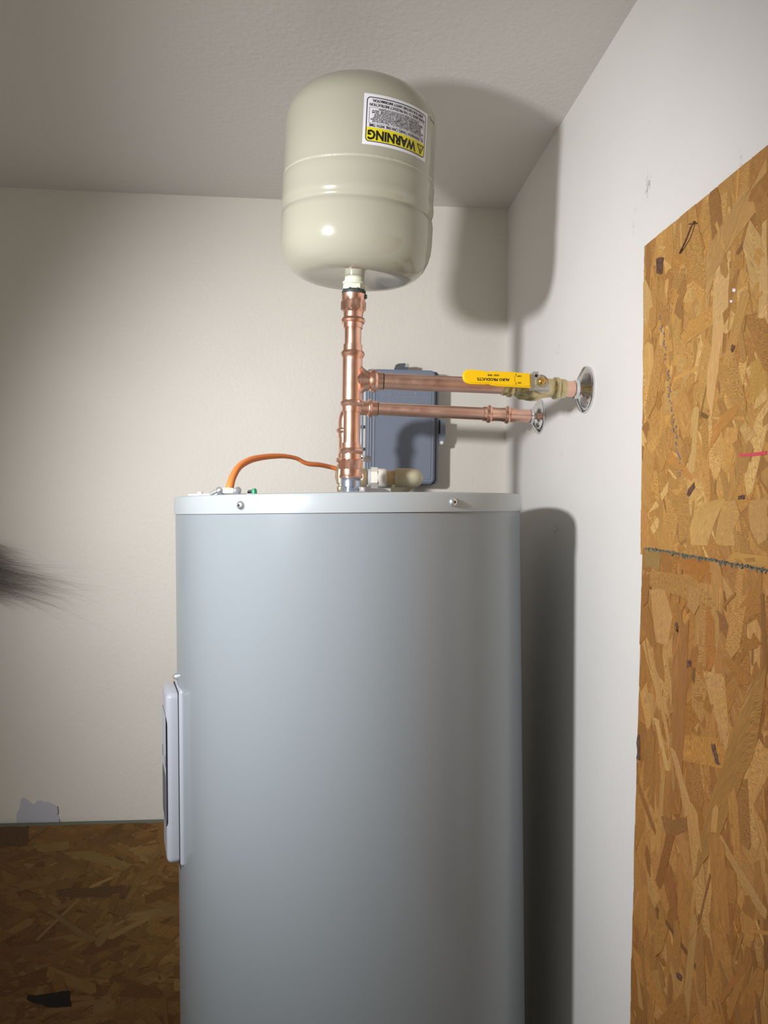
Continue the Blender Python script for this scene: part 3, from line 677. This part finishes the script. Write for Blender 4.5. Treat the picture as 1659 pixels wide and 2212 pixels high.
esc(pw, 'higher chrome wall plate, right of the valve, nearer the camera', 50/FPX*pw.dot(fwd), 17.2*K2)
# rear riser, elbow and lower branch
r2 = root('copper_riser', A2, 'rear copper riser half hidden behind the front one, turning into the lower horizontal tube', 'pipe')
AX2 = (B2-A2).normalized(); k2 = 1.22/FPX
def ty2(y): return (1050-y)/145*(B2-A2).length
def rrun(name, prof, m, n=36): return run(name, A2, AX2, [((('h', r[1]*k2) if isinstance(r, tuple) else r*k2), ty2(y)) for r, y in prof], m, r2, n, A2)
rrun('threaded_adapter', [(15, 1058), (15, 1040), (18, 1038), (('h', 21), 1034), (('h', 21), 1012), (16, 1008), (15.6, 1000), (20, 997), (20, 991), (15.6, 988), (15.6, 980), (14, 979.5)], M_copper)
rrun('copper_tube', [(13.9, 982), (13.9, 940)], M_copper)
L0 = at(790, 881.7, 1.222); LE = at(1160, 899.5, 1.25); lD = (LE-L0).normalized()
def lx(px): return (px-790)/(1160-790)*(LE-L0).length
crn = at(748, 884, 1.22)
cv = [A2+AX2*ty2(946), A2+AX2*ty2(925), A2+AX2*ty2(910)]
arcp = [A2+AX2*ty2(945), A2+AX2*ty2(915)] ; p0 = A2+AX2*ty2(912); p3 = L0-lD*.004
for i in range(1, 12):
    t = i/12; arcp.append((1-t)**3*p0+3*(1-t)**2*t*(p0+AX2*.018)+3*(1-t)*t*t*(p3-lD*.018)+t**3*p3)
arcp += [p3, L0+lD*lx(813)]
bm = tube(bmesh.new(), [p-A2 for p in arcp], 15.6*k2, 32); link_mesh('press_elbow', bm, M_copper, r2)
bm = lathe(bmesh.new(), A2+AX2*ty2(940)-A2, AX2, [(14.4*k2, 0)]+[(r, t) for r, t in ring(15.8*k2, 20.0*k2, .0075, .0045)]+[(15.6*k2, .016)], 36); link_mesh('press_ring', bm, M_copper, r2)
bm = lathe(bmesh.new(), L0-A2, lD, [(15.6*k2, lx(780))]+ring(15.8*k2, 20.0*k2, lx(798.5), .0042)+[(16.2*k2, lx(810)), (16.2*k2, lx(815)), (14.2*k2, lx(815.2))], 36); link_mesh('press_ring', bm, M_copper, r2)
cu2 = root('copper_tube', L0+lD*lx(812), 'lower horizontal copper tube in front of the grey electrical box', 'pipe', group=GP)
bm = lathe(bmesh.new(), Z0, lD, [(13.7*k2, 0), (13.9*k2, lx(1050)-lx(812))], 36); link_mesh('tube', bm, M_copper2, cu2)
bm = lathe(bmesh.new(), lD*(lx(814.5)-lx(812)), lD, [(14.1*k2, 0), (14.1*k2, .0016)], 36); lab(link_mesh('insertion_mark', bm, M_gap, cu2), 'black ink insertion line')
cp = root('press_coupling', L0+lD*lx(1042), 'copper press coupling with two raised rings beside the lower wall plate', 'pipe fitting')
cx_ = lambda x: lx(x)-lx(1042)
bm = lathe(bmesh.new(), Z0, lD, [(14*k2, 0), (15.8*k2, .0002)]+ring(15.8*k2, 19.6*k2, cx_(1054), .0045)+[(15.4*k2, cx_(1064)), (14.8*k2, cx_(1075)), (15.4*k2, cx_(1083))]+ring(15.8*k2, 19.6*k2, cx_(1094), .0045)+[(15.8*k2, cx_(1111)), (14*k2, cx_(1111.3))], 40)
link_mesh('coupling_body', bm, M_copper, cp)
c4 = root('copper_stub', L0+lD*lx(1108), 'short copper tube between the press coupling and the lower chrome wall plate', 'pipe')
Lw2 = (XR-c4.location.x)/lD.x
bm = lathe(bmesh.new(), Z0, lD, [(13.9*k2, 0), (13.9*k2, Lw2-.0006)], 36); link_mesh('tube', bm, M_copper2, c4)
pw2 = c4.location+lD*Lw2
esc(pw2, 'lower chrome wall plate, farther back, behind the brass valve', 37.5/FPX*pw2.dot(fwd), 13.9*k2)

# relief valve and its plastic discharge fittings
D3 = 1.10
rv0 = at(735, 1032, D3); rvx = (at(915, 1030, D3)-at(735, 1030, D3)).normalized()
rv = root('relief_valve', rv0, 'brass relief valve with a silver lever just behind the front copper riser', 'valve')
k3 = D3/FPX; vx = lambda x: (x-735)*k3
bm = lathe(bmesh.new(), Z0, UP, [(9*k3, -20*k3-.008), (10*k3, -20*k3), (10*k3, -14*k3), (('h', 16), 0)] if False else [(7*k3, -30*k3), (9*k3, -27*k3), (9*k3, -20*k3), (6*k3, -17*k3), (6*k3, -14*k3), (10*k3, -12*k3), (11*k3, -8*k3), (11*k3, 22*k3), (9.5*k3, 25*k3), (9.5*k3, 28*k3), (5*k3, 29*k3)], 30)
for v in bm.verts: v.co += rvx*(2*k3)
link_mesh('valve_body', bm, M_brass2, rv)
bm = lathe(bmesh.new(), Z0, rvx, [(12*k3, vx(738)), (14*k3, vx(775)), (19*k3, vx(779)), (20.5*k3, vx(783)), (20.5*k3, vx(788)), (19*k3, vx(792)), (15*k3, vx(793)), (15*k3, vx(801))], 40); link_mesh('outlet', bm, M_brass2, rv)
bm = bmesh.new(); Ml = basis(rvx, vd, UP) @ Matrix.Rotation(.18, 3, 'Y')
box(bm, at(786, 990, D3-.05)-rv0, (.020, .002, .0095), .0012, 2, M=Ml); 
lvr = link_mesh('lever', bm, M_steel, rv)
bm = lathe(bmesh.new(), at(781.5, 989.5, D3-.0511)-rv0, -vd, [(.0014, 0), (.0014, .0004)], 14); link_mesh('lever_hole', bm, M_gap, lvr)
bm = bmesh.new(); tube(bm, [Vector((0, 0, .02)), Vector((.002, 0, .028)), at(776, 989, D3-.049)-rv0], .003, 12); link_mesh('lever_link', bm, M_steel, rv)
df = root('discharge_fitting', rv0+rvx*vx(801), 'aged white and cream plastic elbow on the heater top before the grey box', 'pipe fitting')
dx = lambda x: (x-801)*k3
bm = lathe(bmesh.new(), Z0, rvx, [(16*k3, dx(795)), (19*k3, dx(796)), (19*k3, dx(800)), (16, 0)][:3]+[(19*k3, dx(801))], 30); link_mesh('washer', bm, mat('gray_washer', (.5, .54, .58), .3), df)
bm = lathe(bmesh.new(), Z0, rvx, [(15*k3, dx(801)), (('h', 23*k3), dx(801.5)), (('h', 23*k3), dx(816)), (19*k3, dx(816.5))], 60); link_mesh('hex_adapter', bm, M_cpvc, df, 25)
bm = lathe(bmesh.new(), Z0, rvx, [(18*k3, dx(816)), (20*k3, dx(817)), (20.5*k3, dx(830)), (19*k3, dx(835)), (15*k3, dx(836))], 40); link_mesh('collar', bm, M_cpvc, df)
bm = lathe(bmesh.new(), Z0, rvx, [(15.5*k3, dx(835)), (15.5*k3, dx(856))], 40); lab(link_mesh('stub', bm, M_tan, df), 'tan plastic stub')
e0 = rvx*dx(853); pts = [e0, rvx*dx(872), rvx*dx(880)]
for i in range(1, 9):
    a = math.pi/2*i/8; pts.append(rvx*(dx(880)+14*k3*math.sin(a)) + vd*(14*k3*(1-math.cos(a))))
pts.append(pts[-1]+vd*.016)
bm = tube(bmesh.new(), pts, [20.5*k3]*(len(pts)), 32); link_mesh('elbow', bm, M_cream, df, 60)
bm = tube(bmesh.new(), catmull([at(893, 1040, 1.145)-df.location, at(872, 1056, 1.15)-df.location, at(850, 1059, 1.16)-df.location], 5), 12*k3, 24)
link_mesh('drop_pipe', bm, M_cream, df, 60)
# flat white slip for an unidentified white shape by the outlet
bm = bmesh.new(); MM = basis(rt0, vd, UP)
tg = [(780, 1054), (783, 1051.5), (800, 1050), (806, 1049), (815, 1051), (832, 1056), (848, 1064), (790, 1064), (780, 1058)]
c0 = at(800, 1060, 1.17); q = [((at(*p, 1.17)-c0).dot(rt0), (at(*p, 1.17)-c0).z) for p in tg]
prism(bm, q, .002, basis(rt0, UP, -vd), Z0); bmesh.ops.recalc_face_normals(bm, faces=bm.faces)
tgo = root('white_slip', c0, 'flat, upright white slip standing on the heater top below the plastic fitting', 'slip'); link_mesh('slip', bm, M_white, tgo, 0)

# ------------------------------------------------------------------ expansion tank
RT = .1045
NB = at(764.6, 629, .998)                                   # pivot: the bottom of the threaded neck
tk = root('expansion_tank', NB, 'beige cylindrical expansion tank hanging over the heater just under the ceiling', 'tank')
TLR, TLF = R(2.3), R(5.5)                                  # leans right and toward the camera
Rk = Matrix.Rotation(TLR, 3, vd) @ Matrix.Rotation(TLF, 3, rt0)
def tkl(p): return Rk.transposed() @ (p-NB)
tk.rotation_euler = Rk.to_euler()
if (Rk @ UP).dot(vd) > 0:
    TLF = -TLF; Rk = Matrix.Rotation(TLR, 3, vd) @ Matrix.Rotation(TLF, 3, rt0); tk.rotation_euler = Rk.to_euler()
if (Rk @ UP).dot(rt0) < 0:
    TLR = -TLR; Rk = Matrix.Rotation(TLR, 3, vd) @ Matrix.Rotation(TLF, 3, rt0); tk.rotation_euler = Rk.to_euler()
zb = .013; ZS = .1445
prof = [(.016, zb+.006), (.045, zb+.0045), (.062, zb+.003), (.072, zb+.0022), (.080, zb+.005), (.089, zb+.0105), (.0965, zb+.019), (.1018, zb+.030), (.1045, zb+.040), (.1056, zb+.052), (.1056, .088),
        (.1048, .0935), (.1022, .0965), (.1018, .0985), (.1030, .101), (.1050, .1055), (.1055, .110), (.1048, .115), (.1044, .120), (.1044, .132), (.1048, .136), (.1044, .140), (.1035, ZS), (.1033, .16), (.1033, .216)]
for i in range(1, 15):
    a = math.pi/2*i/14; prof.append((.1033*math.cos(a)**.75 if i < 14 else .001, .216+.056*math.sin(a)))
bm = lathe(bmesh.new(), Z0, UP, prof, 128); link_mesh('shell', bm, M_tank, tk, 60)
bm = bmesh.new(); n = 300
ringv = []
for j, (r, z) in enumerate(((.1032, -.0022), (.1038, -.0014), (.1040, 0), (.1039, .0014), (.1032, .0022))):
    rg = []
    for i in range(n):
        a = 2*math.pi*i/n; jj = random.uniform(-.0002, .0002) if 0 < j < 4 else 0
        rg.append(bm.verts.new(((r+jj)*math.cos(a), (r+jj)*math.sin(a), ZS+z)))
    ringv.append(rg)
for a, b_ in zip(ringv, ringv[1:]):
    for i in range(n): bm.faces.new((a[i], a[(i+1) % n], b_[(i+1) % n], b_[i]))
link_mesh('weld_bead', bm, M_bead, tk)
bm = lathe(bmesh.new(), Z0, UP, [(.0145, -.002), (('h', .0155), 0), (('h', .0155), .0075), (.0145, .0085), (.0165, .0095), (.0165, .0115), (.014, .0125), (.0135, zb+.006)], 48); link_mesh('threaded_neck', bm, M_ivory, tk, 30)
# warning label wrapped round the shell, upside down
fx = Rk.transposed() @ rt0; fx = Vector((fx.x, fx.y, 0)).normalized(); fy = Rk.transposed() @ (-vd); fy = Vector((fy.x, fy.y, 0)).normalized()
RL = .1035
def tank_hit(px, py):
    o = tkl(EYE); d = Rk.transposed() @ ray(px, py); a = d.x**2+d.y**2; b_ = 2*(o.x*d.x+o.y*d.y); c = o.x**2+o.y**2-RL*RL
    t = (-b_-math.sqrt(max(0, b_*b_-4*a*c)))/(2*a); p = o+d*t; return math.atan2(p.dot(fx), p.dot(fy)), p.z
cs = [tank_hit(*p) for p in ((787, 204), (922, 243), (783, 310), (919, 353))]
print('LABEL', cs, 'HZ', ZS)
thL = (cs[0][0]+cs[2][0])/2; thR = (cs[1][0]+cs[3][0])/2; zT = (cs[0][1]+cs[1][1])/2; zBm = (cs[2][1]+cs[3][1])/2
zBm = max(zBm, ZS+.006); zT = min(zT, .221)
LWd = (thR-thL)*RL; LHt = zT-zBm; tcn = (thL+thR)/2; zcn = (zT+zBm)/2
def wrap(off):
    def f(x, y):
        th = tcn - x/RL; return fx*math.sin(th)*(RL+off) + fy*math.cos(th)*(RL+off) + UP*(zcn-y)
    return f
def patch(bm, x0, y0, x1, y1, off, n=24):
    f = wrap(off); rows = [[bm.verts.new(f(x0+(x1-x0)*i/n, y)) for i in range(n+1)] for y in (y0, y1)]
    for i in range(n): bm.faces.new((rows[0][i], rows[0][i+1], rows[1][i+1], rows[1][i]))
def ringpatch(bm, x0, y0, x1, y1, r, w_, off):
    f = wrap(off); o_ = rrect(x0, y0, x1, y1, r, 5); i_ = rrect(x0+w_, y0+w_, x1-w_, y1-w_, max(r-w_, 1e-4), 5)
    def dens(P_):
        out = []
        for j in range(len(P_)):
            a, b_ = P_[j], P_[(j+1) % len(P_)]
            m_ = 16 if (j+1) % 6 == 0 else 1
            for q in range(m_): out.append((a[0]+(b_[0]-a[0])*q/m_, a[1]+(b_[1]-a[1])*q/m_))
        return out
    O, I = [bm.verts.new(f(*p)) for p in dens(o_)], [bm.verts.new(f(*p)) for p in dens(i_)]
    n = len(O)
    for j in range(n): bm.faces.new((O[j], O[(j+1) % n], I[(j+1) % n], I[j]))
hw, hh = LWd/2, LHt/2; mg = .0042
bm = bmesh.new(); patch(bm, -hw, -hh, hw, hh, .0003)
f0 = wrap(.0001)
wl = lab(link_mesh('warning_label', bm, M_white, tk, 60), 'white and yellow warning sticker, upside down')
yel0 = hh-mg-.0165
bm = bmesh.new(); patch(bm, -hw+mg+.0004, yel0, hw-mg-.0004, hh-mg-.0006, .0004); link_mesh('yellow_band', bm, M_yel, wl, 60)
bm = bmesh.new(); ringpatch(bm, -hw+mg-.0006, -hh+mg-.0006, hw-mg+.0006, hh-mg+.0006, .0045, .0010, .0005)
W2 = hw-mg
ringpatch(bm, -W2+.0028, -hh+mg+.0115, W2-.0028, yel0-.0052, .0003, .00035, .0005)
# warning triangle
tx0 = -W2+.0085; tyc = (yel0+hh-mg)/2
def tri(bm, s, w_, off):
    f = wrap(off); O = [(tx0-s, tyc-s*.72), (tx0+s, tyc-s*.72), (tx0, tyc+s*.95)]; kk = 1-w_
    cx, cy = tx0, tyc-s*.16
    I = [(cx+(x-cx)*kk, cy+(y-cy)*kk) for x, y in O]
    Ov = [bm.verts.new(f(*p)) for p in O]; Iv = [bm.verts.new(f(*p)) for p in I]
    for j in range(3): bm.faces.new((Ov[j], Ov[(j+1) % 3], Iv[(j+1) % 3], Iv[j]))
tri(bm, .0072, .3, .0007)
add_text(bm, '!', .0095, wrap(.0007), (tx0, tyc-.0010), bold=.0001)
add_text(bm, 'WARNING', .0155, wrap(.0007), (.0085, tyc), bold=.00055, width=2*W2*.775)
add_text(bm, 'ALL EXPANSION TANKS CAN FAIL WITH TIME', .0048, wrap(.0006), (0, yel0-.0027), bold=.0001, width=2*W2*.93)
add_text(bm, 'PLEASE REFER TO THE PRODUCT INSTRUCTION', .0047, wrap(.0006), (0, -hh+mg+.0082), bold=.0001, width=2*W2*.93)
add_text(bm, 'SHEET FOR FURTHER SAFETY INFORMATION.', .0047, wrap(.0006), (0, -hh+mg+.0034), bold=.0001, width=2*W2*.86)
lines = ['Tanks are designed for a minimum of 5/6 years of use.  Please inspect the tank', 'yearly and repair or replace without delay if there are signs of a leak or corrosion.',
         'Tanks MUST be installed by a qualified professional and follow all local and', 'national plumbing codes.  The Pre-Charge MUST be adjusted to the incoming',
         'water pressure but MUST NOT exceed 80 psi.  Do not install the tank in or', 'in any area where leakage or failure could result in property damage.  This tank',
         'MUST be replaced after 5/6 years from the date stamped on the tank.  Failure to', 'do so can result in damage to your home and/or plumbing system.']
yt = yel0-.0052-.0016; yb_ = -hh+mg+.0115+.0016; W3 = W2-.0042
for i, s in enumerate(lines):
    y = yt-(yt-yb_)*(i+.2)/(len(lines)-.6); wd = 2*W3*min(1.0, len(s)/84)
    add_text(bm, s, .0033, wrap(.0006), (0 if i < 7 else 0, y), bold=.00005, width=wd)
lab(link_mesh('label_lettering', bm, M_black, wl, 0), 'black printed border, triangle and words WARNING, ALL EXPANSION TANKS CAN FAIL WITH TIME')
# small scratch on the tank's right shoulder
bm = bmesh.new(); sp = []
for x, y in ((928, 252), (931, 257), (933, 262), (936, 263), (937.5, 269)):
    a, z = tank_hit(x, y); sp.append(fx*math.sin(a)*(RL+.0002)+fy*math.cos(a)*(RL+.0002)+UP*z)
tube(bm, sp, .0003, 5); link_mesh('scratch', bm, M_grayink, tk, 0)

# ------------------------------------------------------------------ grey electrical box on the back wall
bc = on_back(869, 921, 0); eb = root('electrical_box', bc, 'grey plastic electrical box with a hinged lid on the back wall behind the copper tubes', 'electrical box')
DB = .055; ME = basis(bdir, UP, -bn)        # local x right, y up, z toward the room
def eu(px, py, off=DB): p = on_back(px, py, off)-bc; return (p.dot(bdir), p.z)
x0, y1 = eu(791, 796); x1, y0 = eu(938.5, 1045)
def layer(name, a, m, z0, z1, r, par, bev=0):
    bm = bmesh.new(); prism(bm, rrect(*a, r), z1-z0, ME, ME @ Vector((0, 0, z0)))
    bmesh.ops.recalc_face_normals(bm, faces=bm.faces)
    if bev: bmesh.ops.bevel(bm, geom=[e for e in bm.edges if all(abs((ME.transposed() @ v.co).z-z1) < 1e-5 for v in e.verts)], offset=bev, segments=3, affect='EDGES')
    return link_mesh(name, bm, m, par, 40)
layer('back_body', (x0+.003, y0-.002, x1+.0085, y1-.001), M_boxd, .0002, DB-.010, .009, eb)
lid = layer('lid', (x0, y0, x1, y1), M_box, DB-.009, DB, .010, eb, .003)
layer('lid_gap', (x0+.002, y0-.0005, x1+.0015, y1-.002), M_gap, DB-.0115, DB-.0088, .008, lid)
xp = eu(808, 900)[0]
for px in (796, 801, 808): 
    xq = eu(px, 900)[0]; layer('hinge_rib', (xq-.0011, y0+.012, xq+.0011, y1-.012), M_boxhi, DB-.001, DB+.0022, .0007, lid, .0004)
xr_ = eu(932, 900)[0]; layer('raised_panel', (xp+.006, y0+.008, xr_, y1-.022), M_box, DB-.001, DB+.0012, .004, lid, .0006)
xh = eu(783, 900)[0]
bm = bmesh.new(); 
for a, b_ in ((845, 1000),):
    q0 = eu(782, a); q1 = eu(782, b_); 
    lathe(bm, ME @ Vector((q0[0], q1[1], DB-.006)), UP, [(.0034, 0), (.0034, q0[1]-q1[1])], 16)
hg = link_mesh('hinge', bm, M_boxhi, lid)
for y in (922, 970):
    q = eu(783, y); bm = lathe(bmesh.new(), ME @ Vector((q[0]+.001, q[1]-.003, DB-.004)), UP, [(.0046, 0), (.0046, .006)], 16); link_mesh('hinge_knuckle', bm, M_boxd, hg)
# side latch and top hasp
bm = bmesh.new(); a = eu(946, 904); b_ = eu(964, 962)
prism(bm, [(a[0]-.004, a[1]), (b_[0], a[1]-.002), (b_[0], b_[1]+.016), (b_[0]-.006, b_[1]+.004), (a[0]-.004, b_[1]-.002)], .006, ME, ME @ Vector((0, 0, DB-.018)))
bmesh.ops.recalc_face_normals(bm, faces=bm.faces); lt = link_mesh('side_latch', bm, M_box, eb, 20)
q = eu(951, 920); layer('latch_slot', (q[0]-.002, eu(951, 936)[1], q[0]+.002, eu(951, 906)[1]), M_gap, DB-.013, DB-.0115, .0008, lt)
q = eu(956, 955); bm = lathe(bmesh.new(), ME @ Vector((q[0], q[1], DB-.0122)), -bn, [(.0035, 0), (.0035, .0008)], 20); lab(link_mesh('latch_hole', bm, M_cpvc, lt), 'pale wall seen through the round latch hole')
a = eu(851, 797); b_ = eu(882, 784)
bm = bmesh.new(); prism(bm, [(a[0], a[1]-.002), (b_[0], a[1]-.002), (b_[0]-.001, b_[1]-.003), (b_[0]-.006, b_[1]+.001), (a[0]+.010, b_[1]), (a[0]+.004, b_[1]-.003)], .008, ME, ME @ Vector((0, 0, DB-.016)))
bmesh.ops.recalc_face_normals(bm, faces=bm.faces); th_ = link_mesh('top_hasp', bm, M_boxd, eb, 20)
bm = lathe(bmesh.new(), ME @ Vector((b_[0]-.002, b_[1]-.0045, DB-.014)), -bn, [(.004, 0), (.004, .010), (.003, .011)], 18); link_mesh('hasp_screw', bm, M_steel, th_)
# embossed markings on the lid
bm = bmesh.new(); ez = DB+.0012
def emb(px0, py0, px1, py1): 
    a = eu(px0, py1); b_ = eu(px1, py0); prism(bm, [(a[0], a[1]), (b_[0], a[1]), (b_[0], b_[1]), (a[0], b_[1])], .0006, ME, ME @ Vector((0, 0, ez)))
emb(824, 844, 825.3, 862); emb(842, 846, 843.2, 861); emb(838, 849, 839, 857); emb(828, 851, 829.4, 856); emb(827, 847, 828, 849); emb(827, 858, 828, 860); emb(923.3, 848, 924.2, 868)
for i, x in enumerate((854, 862, 870, 878, 888, 896, 908, 916)): emb(x, 847+i*.15, x+1.2+(i % 3)*.5, 850+i*.15+(i % 2)*1.2)
for x in range(854, 920, 4): emb(x, 857+(x-854)*.02, x+1.6, 859+(x-854)*.02)
bmesh.ops.recalc_face_normals(bm, faces=bm.faces)
o = link_mesh('embossed_marks', bm, mat('gray_pvc_embossed', (.30, .34, .38), .2), lid, 0); lab(o, 'small embossed maker marks and lines, too small to read')

# ------------------------------------------------------------------ orange cable and its clamp
ck = root('cable_clamp', at(495, 1064, .955), 'zinc cable clamp with two screws holding the orange cable on the heater top', 'clamp')
cl = at(495, 1060, .955)
def ckp(px, py, d=.955): return at(px, py, d)-ck.location
zt_ = at(495, 1066, .955)
bm = bmesh.new(); prism(bm, rrect(-.0145, -.0085, .0145, .0085, .0083, 8), .0065, basis(rt0, vd, UP), ckp(495.5, 1065, .955)); 
bmesh.ops.bevel(bm, geom=[e for e in bm.edges if e.calc_length() < .02], offset=.0008, segments=2, affect='EDGES')
link_mesh('clamp_ring', bm, M_steel, ck)
for px in (475, 514):
    bm = lathe(bmesh.new(), ckp(px, 1060, .948), (-vd+UP*.5-rt0*(.4 if px < 495 else -.3)).normalized(), [(.0042, -.004), (.0045, .002), (.0036, .0045), (.001, .005)], 18); link_mesh('clamp_screw', bm, M_steel, ck)
bm = lathe(bmesh.new(), ckp(476, 1058, .95), (-rt0*.85-UP*.45-vd*.5).normalized(), [(.0026, 0)]+[((.0026 if i % 2 else .0021), .001*i) for i in range(1, 15)]+[(.0018, .015)], 14); link_mesh('threaded_bolt', bm, M_steel, ck)
cbp = [(495, 1063, .957), (496.5, 1052, .957), (503, 1030, .965), (517, 1008, .98), (540, 994, 1.0), (565, 988, 1.02), (590, 985.5, 1.04), (615, 985.5, 1.06), (640, 990, 1.08), (655, 998, 1.09), (668, 1002, 1.10), (690, 1004, 1.12), (710, 1008, 1.14), (728, 1013, 1.15), (745, 1022, 1.16), (752, 1055, 1.17)]
cb = root('orange_cable', at(495, 1066, .957), 'flat orange electrical cable arching from the heater top to behind the copper risers', 'cable')
pts = catmull([at(*p)-cb.location for p in cbp], 6); n = len(pts)
rads = []; fl = []
for i in range(n):
    t = i/(n-1); keys = [(0, .0064, .85, 0), (.07, .0064, .85, 0), (.2, .0058, .8, .1), (.35, .0047, .9, .5), (.5, .0052, .6, 1.0), (.6, .0048, .65, 1.6), (.7, .0055, .7, 1.2), (.8, .0048, .7, 1.6), (1, .0050, .7, 1.5)]
    for a, b_ in zip(keys, keys[1:]):
        if a[0] <= t <= b_[0]:
            s = (t-a[0])/(b_[0]-a[0]); rads.append(a[1]+(b_[1]-a[1])*s); fl.append((a[2]+(b_[2]-a[2])*s, a[3]+(b_[3]-a[3])*s)); break
bm = tube(bmesh.new(), pts, rads, 20, fl); link_mesh('sheath', bm, M_orange, cb, 60)

# ------------------------------------------------------------------ made-up tuft standing in for an unidentified dark blur at the left edge
tf0 = on_back(-70, 1215, .02); tf = root('dark_blur_tuft', tf0, 'made-up stand-in for a dark blur, a tuft of dark brown bristles reaching in from the left edge against the back wall', 'blur')
bm = bmesh.new(); box(bm, Vector((-.03, 0, 0)), (.05, .03, .13), .006, 2); link_mesh('tuft_block', bm, M_knot, tf)  # invented block out of view that the tuft grows from
vs, fs = [], []
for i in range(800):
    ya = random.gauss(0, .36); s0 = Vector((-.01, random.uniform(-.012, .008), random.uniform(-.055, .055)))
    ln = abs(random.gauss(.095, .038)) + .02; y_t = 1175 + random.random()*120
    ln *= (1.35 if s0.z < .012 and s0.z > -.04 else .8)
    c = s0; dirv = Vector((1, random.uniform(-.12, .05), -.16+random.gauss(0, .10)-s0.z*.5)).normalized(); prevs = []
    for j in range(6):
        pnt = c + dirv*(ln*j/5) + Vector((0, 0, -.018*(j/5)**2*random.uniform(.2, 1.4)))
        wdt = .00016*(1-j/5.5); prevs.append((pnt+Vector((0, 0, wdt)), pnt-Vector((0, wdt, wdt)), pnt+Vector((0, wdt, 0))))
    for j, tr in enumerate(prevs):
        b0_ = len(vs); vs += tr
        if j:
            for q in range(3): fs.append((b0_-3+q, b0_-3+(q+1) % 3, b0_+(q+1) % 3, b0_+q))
me = bpy.data.meshes.new('filaments'); me.from_pydata(vs, [], fs); o = link_me('filaments', me, M_filament, tf, 0); o['kind'] = 'stuff'
